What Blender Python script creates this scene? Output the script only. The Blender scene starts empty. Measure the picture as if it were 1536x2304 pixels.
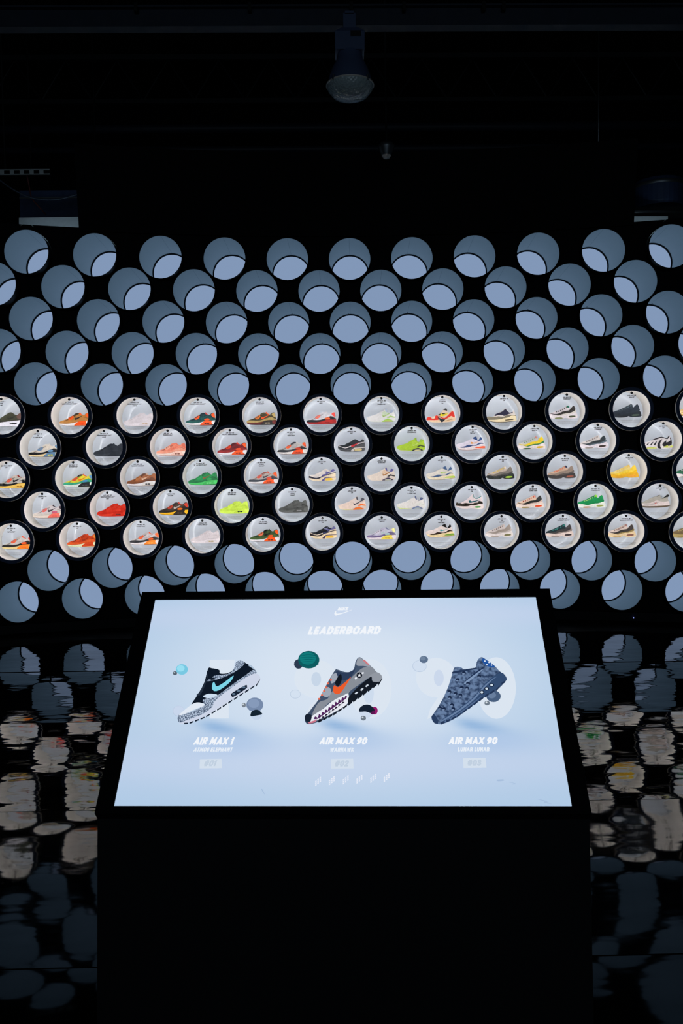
import bpy, math, random
from mathutils import Matrix, Vector

# ------------------------------------------------------------------ camera
scene = bpy.context.scene
C = scene.collection
CAM_H = 1.64
PITCH, ROLL, YAW = 0.0568, -0.0131, 0.0172
fwd = Vector((math.sin(YAW) * math.cos(PITCH), math.cos(YAW) * math.cos(PITCH), -math.sin(PITCH)))
right = Vector((math.cos(YAW), -math.sin(YAW), 0))
up = right.cross(fwd)
r2 = right * math.cos(ROLL) + up * math.sin(ROLL)
u2 = r2.cross(fwd)
cam_data = bpy.data.cameras.new('camera')
cam_data.sensor_fit = 'HORIZONTAL'
cam_data.sensor_width = 24.0
cam_data.lens = 30.0
cam_data.clip_end = 100
cam = bpy.data.objects.new('camera', cam_data)
cam.matrix_world = Matrix(((r2.x, u2.x, -fwd.x, 0), (r2.y, u2.y, -fwd.y, 0), (r2.z, u2.z, -fwd.z, CAM_H), (0, 0, 0, 1)))
C.objects.link(cam)
scene.camera = cam

# ------------------------------------------------------------------ world, fill lights, exposure
world = bpy.data.worlds.new('world')
scene.world = world
world.use_nodes = True
world.node_tree.nodes['Background'].inputs[0].default_value = (0.02, 0.03, 0.05, 1)
world.node_tree.nodes['Background'].inputs[1].default_value = 0.0

def area_light(name, loc, target, sx, sy, power, col):
    d = bpy.data.lights.new(name, 'AREA')
    d.shape = 'RECTANGLE'; d.size = sx; d.size_y = sy; d.energy = power; d.color = col
    o = bpy.data.objects.new(name, d)
    o.location = loc
    o.rotation_euler = (Vector(target) - Vector(loc)).to_track_quat('-Z', 'Y').to_euler()
    C.objects.link(o)
    return o
# added soft fill for the wall front and overhead, well behind the photographer
area_light('fill_light', (0, -4.6, 3.0), (0, 8.5, 2.0), 9.0, 3.6, 62, (0.66, 0.84, 1.0))

# small added fill strips that brighten the boards behind the top corners
area_light('corner_fill', (-2.75, 9.0, 4.05), (-2.75, 9.3, 4.2), 0.9, 0.06, 0.42, (0.62, 0.84, 1.0))
area_light('corner_fill', (3.3, 9.0, 4.05), (3.3, 9.3, 4.2), 0.9, 0.06, 0.36, (0.62, 0.86, 1.0))

scene.view_settings.view_transform = 'Standard'
scene.view_settings.look = 'None'
scene.view_settings.gamma = 1.0
scene.view_settings.use_curve_mapping = False
scene.view_settings.exposure = 0.0
scene.cycles.use_denoising = True
scene.cycles.max_bounces = 6
scene.cycles.diffuse_bounces = 3
scene.cycles.glossy_bounces = 3
scene.cycles.use_adaptive_sampling = True
scene.cycles.adaptive_threshold = 0.09
scene.cycles.adaptive_min_samples = 12
scene.cycles.transparent_max_bounces = 8
scene.cycles.caustics_reflective = False
scene.cycles.caustics_refractive = False
scene.cycles.sample_clamp_indirect = 4.0
random.seed(7)

# ------------------------------------------------------------------ helpers
def s2l(c):
    return tuple(((v / 255.0) / 12.92 if v / 255.0 <= 0.04045 else (((v / 255.0) + 0.055) / 1.055) ** 2.4) for v in c)

def mat(name, srgb, rough=0.5, spec=0.5, metal=0.0, emit=None, strength=1.0):
    m = bpy.data.materials.new(name); m.use_nodes = True
    b = m.node_tree.nodes['Principled BSDF']
    b.inputs['Base Color'].default_value = (*s2l(srgb), 1)
    b.inputs['Roughness'].default_value = rough
    b.inputs['Specular IOR Level'].default_value = spec
    b.inputs['Metallic'].default_value = metal
    if emit:
        b.inputs['Emission Color'].default_value = (*s2l(emit), 1)
        b.inputs['Emission Strength'].default_value = strength
    return m

def grain(m, scale, amount, bump=0.0):
    """fine procedural variation of the base colour"""
    nt = m.node_tree; b = nt.nodes['Principled BSDF']
    tc = nt.nodes.new('ShaderNodeTexCoord')
    n = nt.nodes.new('ShaderNodeTexNoise'); n.inputs['Scale'].default_value = scale; n.inputs['Detail'].default_value = 3
    nt.links.new(tc.outputs['Object'], n.inputs['Vector'])
    col = b.inputs['Base Color'].default_value[:]
    mx = nt.nodes.new('ShaderNodeMix'); mx.data_type = 'RGBA'
    mx.inputs[6].default_value = (*[c * (1 - amount) for c in col[:3]], 1)
    mx.inputs[7].default_value = (*[min(1, c * (1 + amount)) for c in col[:3]], 1)
    nt.links.new(n.outputs['Fac'], mx.inputs[0])
    nt.links.new(mx.outputs[2], b.inputs['Base Color'])
    if bump:
        bp = nt.nodes.new('ShaderNodeBump'); bp.inputs['Distance'].default_value = bump
        nt.links.new(n.outputs['Fac'], bp.inputs['Height']); nt.links.new(bp.outputs[0], b.inputs['Normal'])
    return m

def attr_mat(name, emission, rough=0.5):
    """colour comes from the printed colour attribute; a display emits it, a print reflects it"""
    m = bpy.data.materials.new(name); m.use_nodes = True
    nt = m.node_tree; b = nt.nodes['Principled BSDF']
    a = nt.nodes.new('ShaderNodeAttribute'); a.attribute_name = 'ink'
    if emission:
        b.inputs['Base Color'].default_value = (0.004, 0.004, 0.004, 1)
        b.inputs['Specular IOR Level'].default_value = 0.25
        nt.links.new(a.outputs['Color'], b.inputs['Emission Color'])
        b.inputs['Emission Strength'].default_value = 1.0
    else:
        # woven and suede surfaces of the printed sneakers: fine mottling on the ink
        tc = nt.nodes.new('ShaderNodeTexCoord'); n = nt.nodes.new('ShaderNodeTexNoise')
        n.inputs['Scale'].default_value = 75; n.inputs['Detail'].default_value = 4; n.inputs['Roughness'].default_value = 0.65
        mr = nt.nodes.new('ShaderNodeMapRange'); mr.inputs['From Min'].default_value = 0.32; mr.inputs['From Max'].default_value = 0.62
        mr.inputs['To Min'].default_value = 0.84; mr.inputs['To Max'].default_value = 1.07
        mu = nt.nodes.new('ShaderNodeVectorMath'); mu.operation = 'SCALE'
        nt.links.new(tc.outputs['Object'], n.inputs['Vector']); nt.links.new(n.outputs['Fac'], mr.inputs['Value'])
        nt.links.new(a.outputs['Color'], mu.inputs[0]); nt.links.new(mr.outputs['Result'], mu.inputs['Scale'])
        nt.links.new(mu.outputs['Vector'], b.inputs['Base Color'])
        b.inputs['Specular IOR Level'].default_value = 0.12
    b.inputs['Roughness'].default_value = rough
    return m

M = {}
M['black'] = grain(mat('matte_black_panel', (13, 14, 17), 0.75, 0.12), 40, 0.3)
M['sleeve'] = mat('black_tube_sleeve', (12, 14, 18), 0.5, 0.3)
# rolled translucent sheet: even light put in as emission, weaker where it overlaps
M['lining'] = grain(mat('glowing_translucent_lining', (128, 132, 134), 0.7, 0.2, emit=(57, 75, 92), strength=1.0), 90, 0.05)
M['seam'] = mat('dark_seam', (90, 98, 104), 0.7, 0.2, emit=(38, 54, 68), strength=1.0)
M['diffuser'] = mat('glowing_diffuser', (40, 44, 50), 0.35, 0.3, emit=(129, 150, 182), strength=1.0)
M['ring'] = mat('navy_black_ring', (60, 78, 116), 0.5, 0.35)
# pale band behind the ring, its lit edge put in as weak emission
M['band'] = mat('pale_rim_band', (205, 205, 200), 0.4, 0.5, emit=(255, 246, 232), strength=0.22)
M['casewall'] = mat('white_case_wall', (246, 240, 232), 0.45, 0.4)
M['disc'] = mat('glossy_pale_disc', (206, 214, 224), 0.09, 0.2)
M['led'] = mat('led_strip', (255, 255, 255), 0.5, 0.2, emit=(252, 251, 253), strength=34.0)
M['print'] = attr_mat('sneaker_print', False, 0.7)
M['text'] = mat('black_lettering', (16, 16, 18), 0.6, 0.2)
M['textw'] = mat('white_lettering', (225, 225, 225), 0.6, 0.2)
M['caption'] = mat('grey_caption', (136, 136, 136), 0.6, 0.2)
M['display'] = attr_mat('display_image', True, 0.2)
M['console'] = grain(mat('black_console_paint', (10, 11, 14), 0.6, 0.12), 60, 0.2)
M['bezel'] = mat('black_bezel', (9, 10, 12), 0.45, 0.15)
M['steel'] = mat('dim_steel', (120, 126, 132), 0.4, 0.5, 0.8)
M['darksteel'] = grain(mat('dark_painted_steel', (30, 34, 38), 0.5, 0.3), 30, 0.3)
M['duct'] = grain(mat('dark_duct_metal', (36, 44, 58), 0.5, 0.35), 12, 0.3)
M['lamp'] = mat('dark_lamp_housing', (70, 84, 116), 0.45, 0.4)
M['trim'] = grain(mat('pale_grey_board', (186, 192, 196), 0.7, 0.2), 30, 0.1)
M['galv'] = mat('dull_galvanised_steel', (190, 198, 200), 0.6, 0.4)
M['crate'] = grain(mat('dark_blue_shell', (52, 70, 104), 0.5, 0.4), 12, 0.4)
M['rim'] = mat('bright_rim', (214, 208, 202), 0.3, 0.6)
M['cable'] = mat('dull_cable', (74, 84, 100), 0.5, 0.4)
M['redcable'] = mat('dull_red_cable', (92, 44, 44), 0.5, 0.4)
M['ceiling'] = grain(mat('black_ceiling', (26, 25, 22), 0.9, 0.1), 6, 0.4)
M['wall'] = mat('black_wall', (14, 16, 20), 0.9, 0.1)
M['plinth'] = mat('black_plinth', (16, 18, 22), 0.5, 0.3)
M['blueled'] = mat('blue_indicator', (60, 70, 255), 0.4, 0.3, emit=(150, 165, 255), strength=3.0)

def lens_mat():
    m = mat('prismatic_lens', (170, 186, 190), 0.22, 0.6)
    nt = m.node_tree; b = nt.nodes['Principled BSDF']
    tc = nt.nodes.new('ShaderNodeTexCoord'); v = nt.nodes.new('ShaderNodeTexVoronoi'); v.inputs['Scale'].default_value = 60
    bp = nt.nodes.new('ShaderNodeBump'); bp.inputs['Distance'].default_value = 0.004
    nt.links.new(tc.outputs['Object'], v.inputs['Vector']); nt.links.new(v.outputs['Distance'], bp.inputs['Height'])
    nt.links.new(bp.outputs[0], b.inputs['Normal'])
    return m
M['lens'] = lens_mat()

def pane_mat():
    m = bpy.data.materials.new('clear_pane'); m.use_nodes = True
    nt = m.node_tree; nt.nodes.clear()
    o = nt.nodes.new('ShaderNodeOutputMaterial'); mx = nt.nodes.new('ShaderNodeMixShader')
    t = nt.nodes.new('ShaderNodeBsdfTransparent'); g = nt.nodes.new('ShaderNodeBsdfGlossy')
    t.inputs[0].default_value = (0.97, 0.98, 0.985, 1); g.inputs['Roughness'].default_value = 0.02
    mx.inputs[0].default_value = 0.035
    nt.links.new(t.outputs[0], mx.inputs[1]); nt.links.new(g.outputs[0], mx.inputs[2]); nt.links.new(mx.outputs[0], o.inputs[0])
    return m
M['pane'] = pane_mat()

def screen_pattern(name, kind):
    """display image of a cracked leather or cratered surface"""
    m = bpy.data.materials.new(name); m.use_nodes = True
    nt = m.node_tree; b = nt.nodes['Principled BSDF']
    b.inputs['Base Color'].default_value = (0.004, 0.004, 0.004, 1); b.inputs['Roughness'].default_value = 0.2
    b.inputs['Specular IOR Level'].default_value = 0.25
    tc = nt.nodes.new('ShaderNodeTexCoord'); ramp = nt.nodes.new('ShaderNodeValToRGB'); e = ramp.color_ramp.elements
    if kind == 'ELE':
        v = nt.nodes.new('ShaderNodeTexVoronoi'); v.feature = 'DISTANCE_TO_EDGE'; v.inputs['Scale'].default_value = 165
        nt.links.new(tc.outputs['Object'], v.inputs['Vector']); nt.links.new(v.outputs['Distance'], ramp.inputs[0])
        e[0].position = 0.02; e[0].color = (*s2l((38, 58, 88)), 1); e[1].position = 0.16; e[1].color = (*s2l((176, 192, 214)), 1)
    else:
        v = nt.nodes.new('ShaderNodeTexNoise'); v.inputs['Scale'].default_value = 85; v.inputs['Detail'].default_value = 4
        nt.links.new(tc.outputs['Object'], v.inputs['Vector']); nt.links.new(v.outputs['Fac'], ramp.inputs[0])
        e[0].position = 0.36; e[0].color = (*s2l((44, 62, 94)), 1); e[1].position = 0.6; e[1].color = (*s2l((104, 128, 164)), 1)
    nt.links.new(ramp.outputs[0], b.inputs['Emission Color']); b.inputs['Emission Strength'].default_value = 1.0
    return m
M['ELE'] = screen_pattern('cracked_leather_image', 'ELE')
M['CRA'] = screen_pattern('cratered_image', 'CRA')

def floor_mat(name, rough, swell, ripple):
    m = mat(name, (7, 8, 10), rough, 0.5)
    nt = m.node_tree; b = nt.nodes['Principled BSDF']; b.inputs['IOR'].default_value = 1.42
    tc = nt.nodes.new('ShaderNodeTexCoord')
    def noise(sx, sy, scale, det):
        mp = nt.nodes.new('ShaderNodeMapping'); mp.inputs['Scale'].default_value = (sx, sy, 1)
        n = nt.nodes.new('ShaderNodeTexNoise'); n.inputs['Scale'].default_value = scale; n.inputs['Detail'].default_value = det
        n.inputs['Roughness'].default_value = 0.45
        nt.links.new(tc.outputs['Object'], mp.inputs[0]); nt.links.new(mp.outputs[0], n.inputs['Vector'])
        return n
    n1 = noise(0.8, 1.0, 1.0, 1.0); n2 = noise(0.5, 1.0, 5.0, 2.6)
    b1 = nt.nodes.new('ShaderNodeBump'); b1.inputs['Distance'].default_value = swell
    b2 = nt.nodes.new('ShaderNodeBump'); b2.inputs['Distance'].default_value = ripple
    nt.links.new(n1.outputs['Fac'], b1.inputs['Height']); nt.links.new(n2.outputs['Fac'], b2.inputs['Height'])
    nt.links.new(b1.outputs[0], b2.inputs['Normal']); nt.links.new(b2.outputs[0], b.inputs['Normal'])
    return m
M['floor'] = floor_mat('taut_black_film', 0.03, 0.014, 0.0030)
M['floor_slack'] = floor_mat('slack_black_film', 0.04, 0.034, 0.0011)

def mesh(name, verts, faces, mats=(), mi=None, smooth=False):
    me = bpy.data.meshes.new(name)
    me.from_pydata(verts, [], faces)
    for m in mats: me.materials.append(m)
    if mi:
        for p, i in zip(me.polygons, mi): p.material_index = i
    if smooth:
        for p in me.polygons: p.use_smooth = True
    me.update()
    return me

def obj(name, me, parent=None, loc=None, rot=None, **props):
    o = bpy.data.objects.new(name, me); C.objects.link(o)
    if parent is not None: o.parent = parent
    if loc is not None: o.location = loc
    if rot is not None: o.rotation_euler = rot
    for k, v in props.items(): o[k] = v
    return o

def thing(name, label, category, loc=(0, 0, 0), rot=(0, 0, 0), group=None):
    o = obj(name, None, None, loc, rot, label=label, category=category)
    if group: o['group'] = group
    return o

def tag(o, label, category, group=None):
    o['label'] = label; o['category'] = category
    if group: o['group'] = group
    return o

def lathe(profile, seg=56, axis='Y', closed=False):
    """revolve (radius, height) pairs about local Y (or Z)"""
    v, f = [], []
    for r, h in profile:
        for i in range(seg):
            a = 2 * math.pi * i / seg
            v.append((r * math.cos(a), h, r * math.sin(a)) if axis == 'Y' else (r * math.cos(a), r * math.sin(a), h))
    n = len(profile)
    for j in range(n - 1 if not closed else n):
        for i in range(seg):
            a, b = j * seg + i, j * seg + (i + 1) % seg
            c, d = ((j + 1) % n) * seg + (i + 1) % seg, ((j + 1) % n) * seg + i
            f.append((a, b, c, d))
    return v, f

def disc(r, y, seg=56):
    return [(r * math.cos(2 * math.pi * i / seg), y, r * math.sin(2 * math.pi * i / seg)) for i in range(seg)], [tuple(range(seg))]

def box(x0, x1, y0, y1, z0, z1):
    v = [(x, y, z) for z in (z0, z1) for y in (y0, y1) for x in (x0, x1)]
    return v, [(0, 2, 3, 1), (4, 5, 7, 6), (0, 1, 5, 4), (2, 6, 7, 3), (0, 4, 6, 2), (1, 3, 7, 5)]

def join(*parts):
    V, F = [], []
    for v, f in parts:
        o = len(V); V += list(v); F += [tuple(i + o for i in q) for q in f]
    return V, F

def tube(pts, rad, seg=8):
    v, f = [], []
    pts = [Vector(p) for p in pts]
    for k, p in enumerate(pts):
        d = (pts[min(k + 1, len(pts) - 1)] - pts[max(k - 1, 0)]).normalized()
        s = d.cross(Vector((0, 0, 1)));  s = s.normalized() if s.length > 1e-4 else Vector((1, 0, 0))
        t = s.cross(d)
        for i in range(seg):
            a = 2 * math.pi * i / seg
            v.append(tuple(p + s * rad * math.cos(a) + t * rad * math.sin(a)))
    for k in range(len(pts) - 1):
        for i in range(seg):
            f.append((k * seg + i, k * seg + (i + 1) % seg, (k + 1) * seg + (i + 1) % seg, (k + 1) * seg + i))
    f.append(tuple(range(seg))[::-1]); f.append(tuple((len(pts) - 1) * seg + i for i in range(seg)))
    return v, f

def rounded(pts, sub=3):
    """closed Catmull-Rom outline"""
    n, out = len(pts), []
    for i in range(n):
        p0, p1, p2, p3 = pts[i - 1], pts[i], pts[(i + 1) % n], pts[(i + 2) % n]
        for k in range(sub):
            t = k / sub
            out.append(tuple(0.5 * (2 * b + (c - a) * t + (2 * a - 5 * b + 4 * c - d) * t * t + (3 * b - a - 3 * c + d) * t ** 3)
                             for a, b, c, d in zip(p0, p1, p2, p3)))
    return out

# heavy slanted capitals drawn as thick strokes: glyph -> (width, strokes on a unit box)
def _o(): return [(0.28, 1), (0.72, 1), (1, 0.74), (1, 0.26), (0.72, 0), (0.28, 0), (0, 0.26), (0, 0.74), (0.28, 1)]
GLYPHS = {
 'A': (0.74, [[(0, 0), (0.5, 1), (1, 0)], [(0.22, 0.26), (0.78, 0.26)]]),
 'B': (0.64, [[(0, 0), (0, 1), (0.7, 1), (0.96, 0.84), (0.96, 0.66), (0.7, 0.52), (0, 0.52)], [(0.7, 0.52), (1, 0.38), (1, 0.14), (0.72, 0), (0, 0)]]),
 'C': (0.62, [[(1, 0.8), (0.74, 1), (0.28, 1), (0, 0.74), (0, 0.26), (0.28, 0), (0.74, 0), (1, 0.2)]]),
 'D': (0.68, [[(0, 0), (0, 1), (0.6, 1), (1, 0.7), (1, 0.3), (0.6, 0), (0, 0)]]),
 'E': (0.54, [[(1, 1), (0, 1), (0, 0), (1, 0)], [(0, 0.5), (0.9, 0.5)]]),
 'F': (0.54, [[(1, 1), (0, 1), (0, 0)], [(0, 0.5), (0.9, 0.5)]]),
 'G': (0.68, [[(1, 0.82), (0.72, 1), (0.28, 1), (0, 0.74), (0, 0.26), (0.28, 0), (0.72, 0), (1, 0.2), (1, 0.45), (0.6, 0.45)]]),
 'H': (0.66, [[(0, 0), (0, 1)], [(1, 0), (1, 1)], [(0, 0.5), (1, 0.5)]]),
 'I': (0.26, [[(0.5, 0), (0.5, 1)]]),
 'J': (0.5, [[(1, 1), (1, 0.24), (0.7, 0), (0.3, 0), (0, 0.2)]]),
 'K': (0.66, [[(0, 0), (0, 1)], [(1, 1), (0.1, 0.5), (1, 0)]]),
 'L': (0.52, [[(0, 1), (0, 0), (1, 0)]]),
 'M': (0.86, [[(0, 0), (0.08, 1), (0.5, 0.25), (0.92, 1), (1, 0)]]),
 'N': (0.68, [[(0, 0), (0, 1), (1, 0), (1, 1)]]),
 'O': (0.74, [_o()]), '0': (0.66, [_o()]),
 'P': (0.6, [[(0, 0), (0, 1), (0.7, 1), (1, 0.82), (1, 0.58), (0.7, 0.42), (0, 0.42)]]),
 'Q': (0.74, [_o(), [(0.6, 0.3), (1, -0.05)]]),
 'R': (0.64, [[(0, 0), (0, 1), (0.7, 1), (1, 0.84), (1, 0.62), (0.7, 0.47), (0, 0.47)], [(0.5, 0.47), (1, 0)]]),
 'S': (0.58, [[(1, 0.84), (0.74, 1), (0.26, 1), (0, 0.84), (0.05, 0.62), (0.95, 0.38), (1, 0.16), (0.74, 0), (0.26, 0), (0, 0.16)]]),
 'T': (0.58, [[(0, 1), (1, 1)], [(0.5, 1), (0.5, 0)]]),
 'U': (0.66, [[(0, 1), (0, 0.26), (0.28, 0), (0.72, 0), (1, 0.26), (1, 1)]]),
 'V': (0.7, [[(0, 1), (0.5, 0), (1, 1)]]),
 'W': (0.96, [[(0, 1), (0.24, 0), (0.5, 0.8), (0.76, 0), (1, 1)]]),
 'X': (0.7, [[(0, 0), (1, 1)], [(0, 1), (1, 0)]]),
 'Y': (0.68, [[(0, 1), (0.5, 0.5), (1, 1)], [(0.5, 0.5), (0.5, 0)]]),
 'Z': (0.6, [[(0, 1), (1, 1), (0, 0), (1, 0)]]),
 '1': (0.4, [[(0.1, 0.82), (0.6, 1), (0.6, 0)]]),
 '2': (0.6, [[(0, 0.8), (0.28, 1), (0.72, 1), (1, 0.78), (0.9, 0.52), (0, 0), (1, 0)]]),
 '3': (0.6, [[(0, 0.86), (0.3, 1), (0.72, 1), (0.98, 0.8), (0.72, 0.52), (0.4, 0.52)], [(0.72, 0.52), (1, 0.26), (0.72, 0), (0.28, 0), (0, 0.14)]]),
 '4': (0.64, [[(0.7, 0), (0.7, 1), (0, 0.3), (1, 0.3)]]),
 '5': (0.6, [[(1, 1), (0.1, 1), (0, 0.56), (0.7, 0.6), (1, 0.34), (0.72, 0), (0.25, 0), (0, 0.16)]]),
 '6': (0.62, [[(0.85, 1), (0.3, 0.8), (0, 0.4), (0, 0.2), (0.28, 0), (0.72, 0), (1, 0.2), (1, 0.4), (0.7, 0.58), (0.1, 0.5)]]),
 '7': (0.56, [[(0, 1), (1, 1), (0.3, 0)]]),
 '8': (0.62, [[(0.3, 0.53), (0.05, 0.7), (0.05, 0.85), (0.3, 1), (0.7, 1), (0.95, 0.85), (0.95, 0.7), (0.7, 0.53), (0.3, 0.53), (0, 0.34), (0, 0.16), (0.28, 0), (0.72, 0), (1, 0.16), (1, 0.34), (0.7, 0.53)]]),
 '9': (0.62, [[(0.15, 0), (0.7, 0.2), (1, 0.6), (1, 0.8), (0.72, 1), (0.28, 1), (0, 0.8), (0, 0.6), (0.3, 0.42), (0.9, 0.5)]]),
 '#': (0.7, [[(0.25, 0), (0.4, 1)], [(0.65, 0), (0.8, 1)], [(0, 0.32), (1, 0.32)], [(0, 0.68), (1, 0.68)]]),
 '"': (0.3, [[(0.1, 1), (0.1, 0.72)], [(0.9, 1), (0.9, 0.72)]]),
 "'": (0.16, [[(0.5, 1), (0.5, 0.72)]]),
}
_texts = {}
def text_geo(s, shear, thick):
    """lettering as flat geometry, x right / y up, height of capitals = 1"""
    key = (s, shear, thick)
    if key not in _texts:
        V, F, x = [], [], 0.0
        h = thick / 2
        for ch in s:
            if ch == ' ':
                x += 0.34; continue
            w, strokes = GLYPHS[ch]; w = w * 1.05
            for st in strokes:
                pts = [(x + h + a * max(0.0, w - thick), h + b * (1 - thick)) for a, b in st]
                if ch in 'I1\'': pts = [(x + w / 2 if ch != '1' else x + h + a * (w - thick), h + b * (1 - thick)) for a, b in st]
                for k in range(len(pts) - 1):
                    (ax, ay), (bx, by) = pts[k], pts[k + 1]
                    l = math.hypot(bx - ax, by - ay) or 1e-6; dx, dy = (bx - ax) / l * h, (by - ay) / l * h
                    ax, ay, bx, by = ax - dx * 0.92, ay - dy * 0.92, bx + dx * 0.92, by + dy * 0.92
                    o = len(V)
                    V += [(ax - dy, ay + dx), (bx - dy, by + dx), (bx + dy, by - dx), (ax + dy, ay - dx)]
                    F.append((o + 3, o + 2, o + 1, o))
            x += w + 0.085
        V = [(a - x / 2 + shear * b, max(0.0, min(1.0, b))) for a, b in V]
        _texts[key] = (V, F)
    return _texts[key]

def ink_mesh(name, polys, mats):
    """polys: (list of xyz, linear colour, material index)"""
    V, F, MI, COL = [], [], [], []
    for pts, col, mi in polys:
        o = len(V); V += pts; F.append(tuple(range(o, o + len(pts)))); MI.append(mi); COL.append(col)
    me = mesh(name, V, F, mats, MI)
    ca = me.color_attributes.new('ink', 'FLOAT_COLOR', 'CORNER')
    for p, c in zip(me.polygons, COL):
        for li in p.loop_indices: ca.data[li].color = (*c, 1)
    return me

# ------------------------------------------------------------------ the curved wall: where a point of it stands
CURV, X0, Y0, LEAN = 0.0860, 0.2569, 8.80, 0.1077
DX, DZ, Z12 = 0.6062, 0.3001, CAM_H - 1.3099
def wall_point(u, z, back=0.0):
    th = u * CURV
    return Vector((X0 + math.sin(th) / CURV, Y0 - (1 - math.cos(th)) / CURV - LEAN * (z - Z12) + back, z))
def row_z(r): return Z12 + (12 - r) * DZ
def facing(u): return (-0.0216, 0.0, -(u * CURV * 0.224 + 0.0337))

# ------------------------------------------------------------------ the setting
def plane(name, v, m, **kw):
    return obj(name, mesh(name, v, [(0, 1, 2, 3)], [m]), None, None, None, kind='structure', **kw)
plane('ceiling', [(-7, -6, 6.5), (-7, 12, 6.5), (7, 12, 6.5), (7, -6, 6.5)], M['ceiling'])
plane('wall_rear', [(-7, 12, 0), (7, 12, 0), (7, 12, 6.5), (-7, 12, 6.5)], M['wall'])
plane('wall_left', [(-7, -6, 0), (-7, 12, 0), (-7, 12, 6.5), (-7, -6, 6.5)], M['wall'])
plane('wall_right', [(7, -6, 0), (7, 12, 0), (7, 12, 6.5), (7, -6, 6.5)], M['wall'])
plane('wall_entrance', [(-7, -6, 0), (7, -6, 0), (7, -6, 6.5), (-7, -6, 6.5)], M['wall'])

# floor: black film laid in lengths across the room, each a sheet with its own slight slope
fl = obj('floor', mesh('floor', [(-7, -6, -0.02), (7, -6, -0.02), (7, 12, -0.02), (-7, 12, -0.02)], [(0, 1, 2, 3)], [M['black']]), None, kind='structure')
edges = [-0.2, 1.3, 2.72, 4.02, 5.42, 6.82, 8.08]
slopes = [0.0, 0.004, -0.003, 0.006, -0.0035, 0.003, 0.0015]
for i, (a, b) in enumerate(zip(edges[:-1], edges[1:])):
    nx, ny = 28, 6
    v, f = [], []
    for j in range(ny + 1):
        for k in range(nx + 1):
            x = -6 + 12 * k / nx; t = j / ny
            z = slopes[i] * (t - 0.5) * (b - a) + 0.0016 * math.sin(2.1 * x + 1.7 * i) * math.sin(math.pi * t)
            if j == 0: z += 0.003
            v.append((x, a + (b - a - 0.004) * t, z))
    for j in range(ny):
        for k in range(nx):
            q = j * (nx + 1) + k; f.append((q, q + 1, q + nx + 2, q + nx + 1))
    obj('floor_sheet', mesh('floor_sheet', v, f, [M['floor_slack' if i < 3 else 'floor']], smooth=True), fl)

# the black front of the tube wall, pierced by round openings
OPEN_R = 0.2124
COLS = {}
for r in range(1, 13):
    if r % 2: COLS[r] = [float(c) for c in range(-5, 6)]
    else: COLS[r] = [c + 0.5 for c in range(-6, 5 if r == 2 else 6)]
V, F = [], []
TOP_Z = row_z(1) + 0.258
BACK = 0.075
def wp(u, z):
    p = wall_point(u, min(z, TOP_Z), BACK)      # openings follow the axes of the tubes
    V.append((p.x + BACK * (u * CURV * 0.224 + 0.0337), p.y, p.z - 0.0012)); return len(V) - 1
SEG = 48
for r in range(1, 13):
    zc = row_z(r)
    lo = -8 if r % 2 else -8.5
    for k in range(17 if r % 2 else 18):
        c = lo + k
        uc = c * DX
        pierced = c in COLS[r]
        if pierced:
            ring_i, ring_o = [], []
            for i in range(SEG):
                a = 2 * math.pi * i / SEG
                ca, sa = math.cos(a), math.sin(a)
                ring_i.append(wp(uc + OPEN_R * ca, zc + OPEN_R * sa))
                t = 1.0 / (abs(ca) / (DX / 2) + abs(sa) / DZ)
                ring_o.append(wp(uc + t * ca, zc + t * sa))
            for i in range(SEG):
                j = (i + 1) % SEG
                F.append((ring_i[i], ring_i[j], ring_o[j], ring_o[i]))
        else:
            F.append((wp(uc + DX / 2, zc), wp(uc, zc + DZ), wp(uc - DX / 2, zc), wp(uc, zc - DZ)))
zt, zb = row_z(1), row_z(12)
for k in range(-8, 8):
    cut = DX / 2 * (1 - 0.258 / DZ)
    F.append((wp(k * DX + cut, zt + DZ), wp((k + 0.5) * DX, zt), wp((k + 1) * DX - cut, zt + DZ)))
    F.append((wp((k + 0.5) * DX, zb - DZ), wp((k + 1) * DX, zb), wp((k + 1.5) * DX, zb - DZ)))
me = mesh('wall_front', V, F, [M['black']])
o = obj('wall_front', me, None, kind='structure')
o.modifiers.new('thickness', 'SOLIDIFY').thickness = 0.003
# raised middle part of the black front, above the tubes
def wall_sheet(name, u0, u1, z0, z1, back, m, n=24, thick=0.02):
    v, f = [], []
    for k in range(n + 1):
        u = u0 + (u1 - u0) * k / n
        v += [tuple(wall_point(u, z0, back)), tuple(wall_point(u, z1, back))]
    for k in range(n): f.append((2 * k, 2 * k + 2, 2 * k + 3, 2 * k + 1))
    o = obj(name, mesh(name, v, f, [m]), None, kind='structure')
    o.modifiers.new('thickness', 'SOLIDIFY').thickness = thick
    return o
wall_sheet('trim_1', -2.56, 2.70, zt + 0.22, 4.62, 0.03, M['black'])
wall_sheet('baseboard_front', -4.6, 4.6, 0.012, 0.10, 0.0, M['plinth'], thick=0.03)

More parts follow.
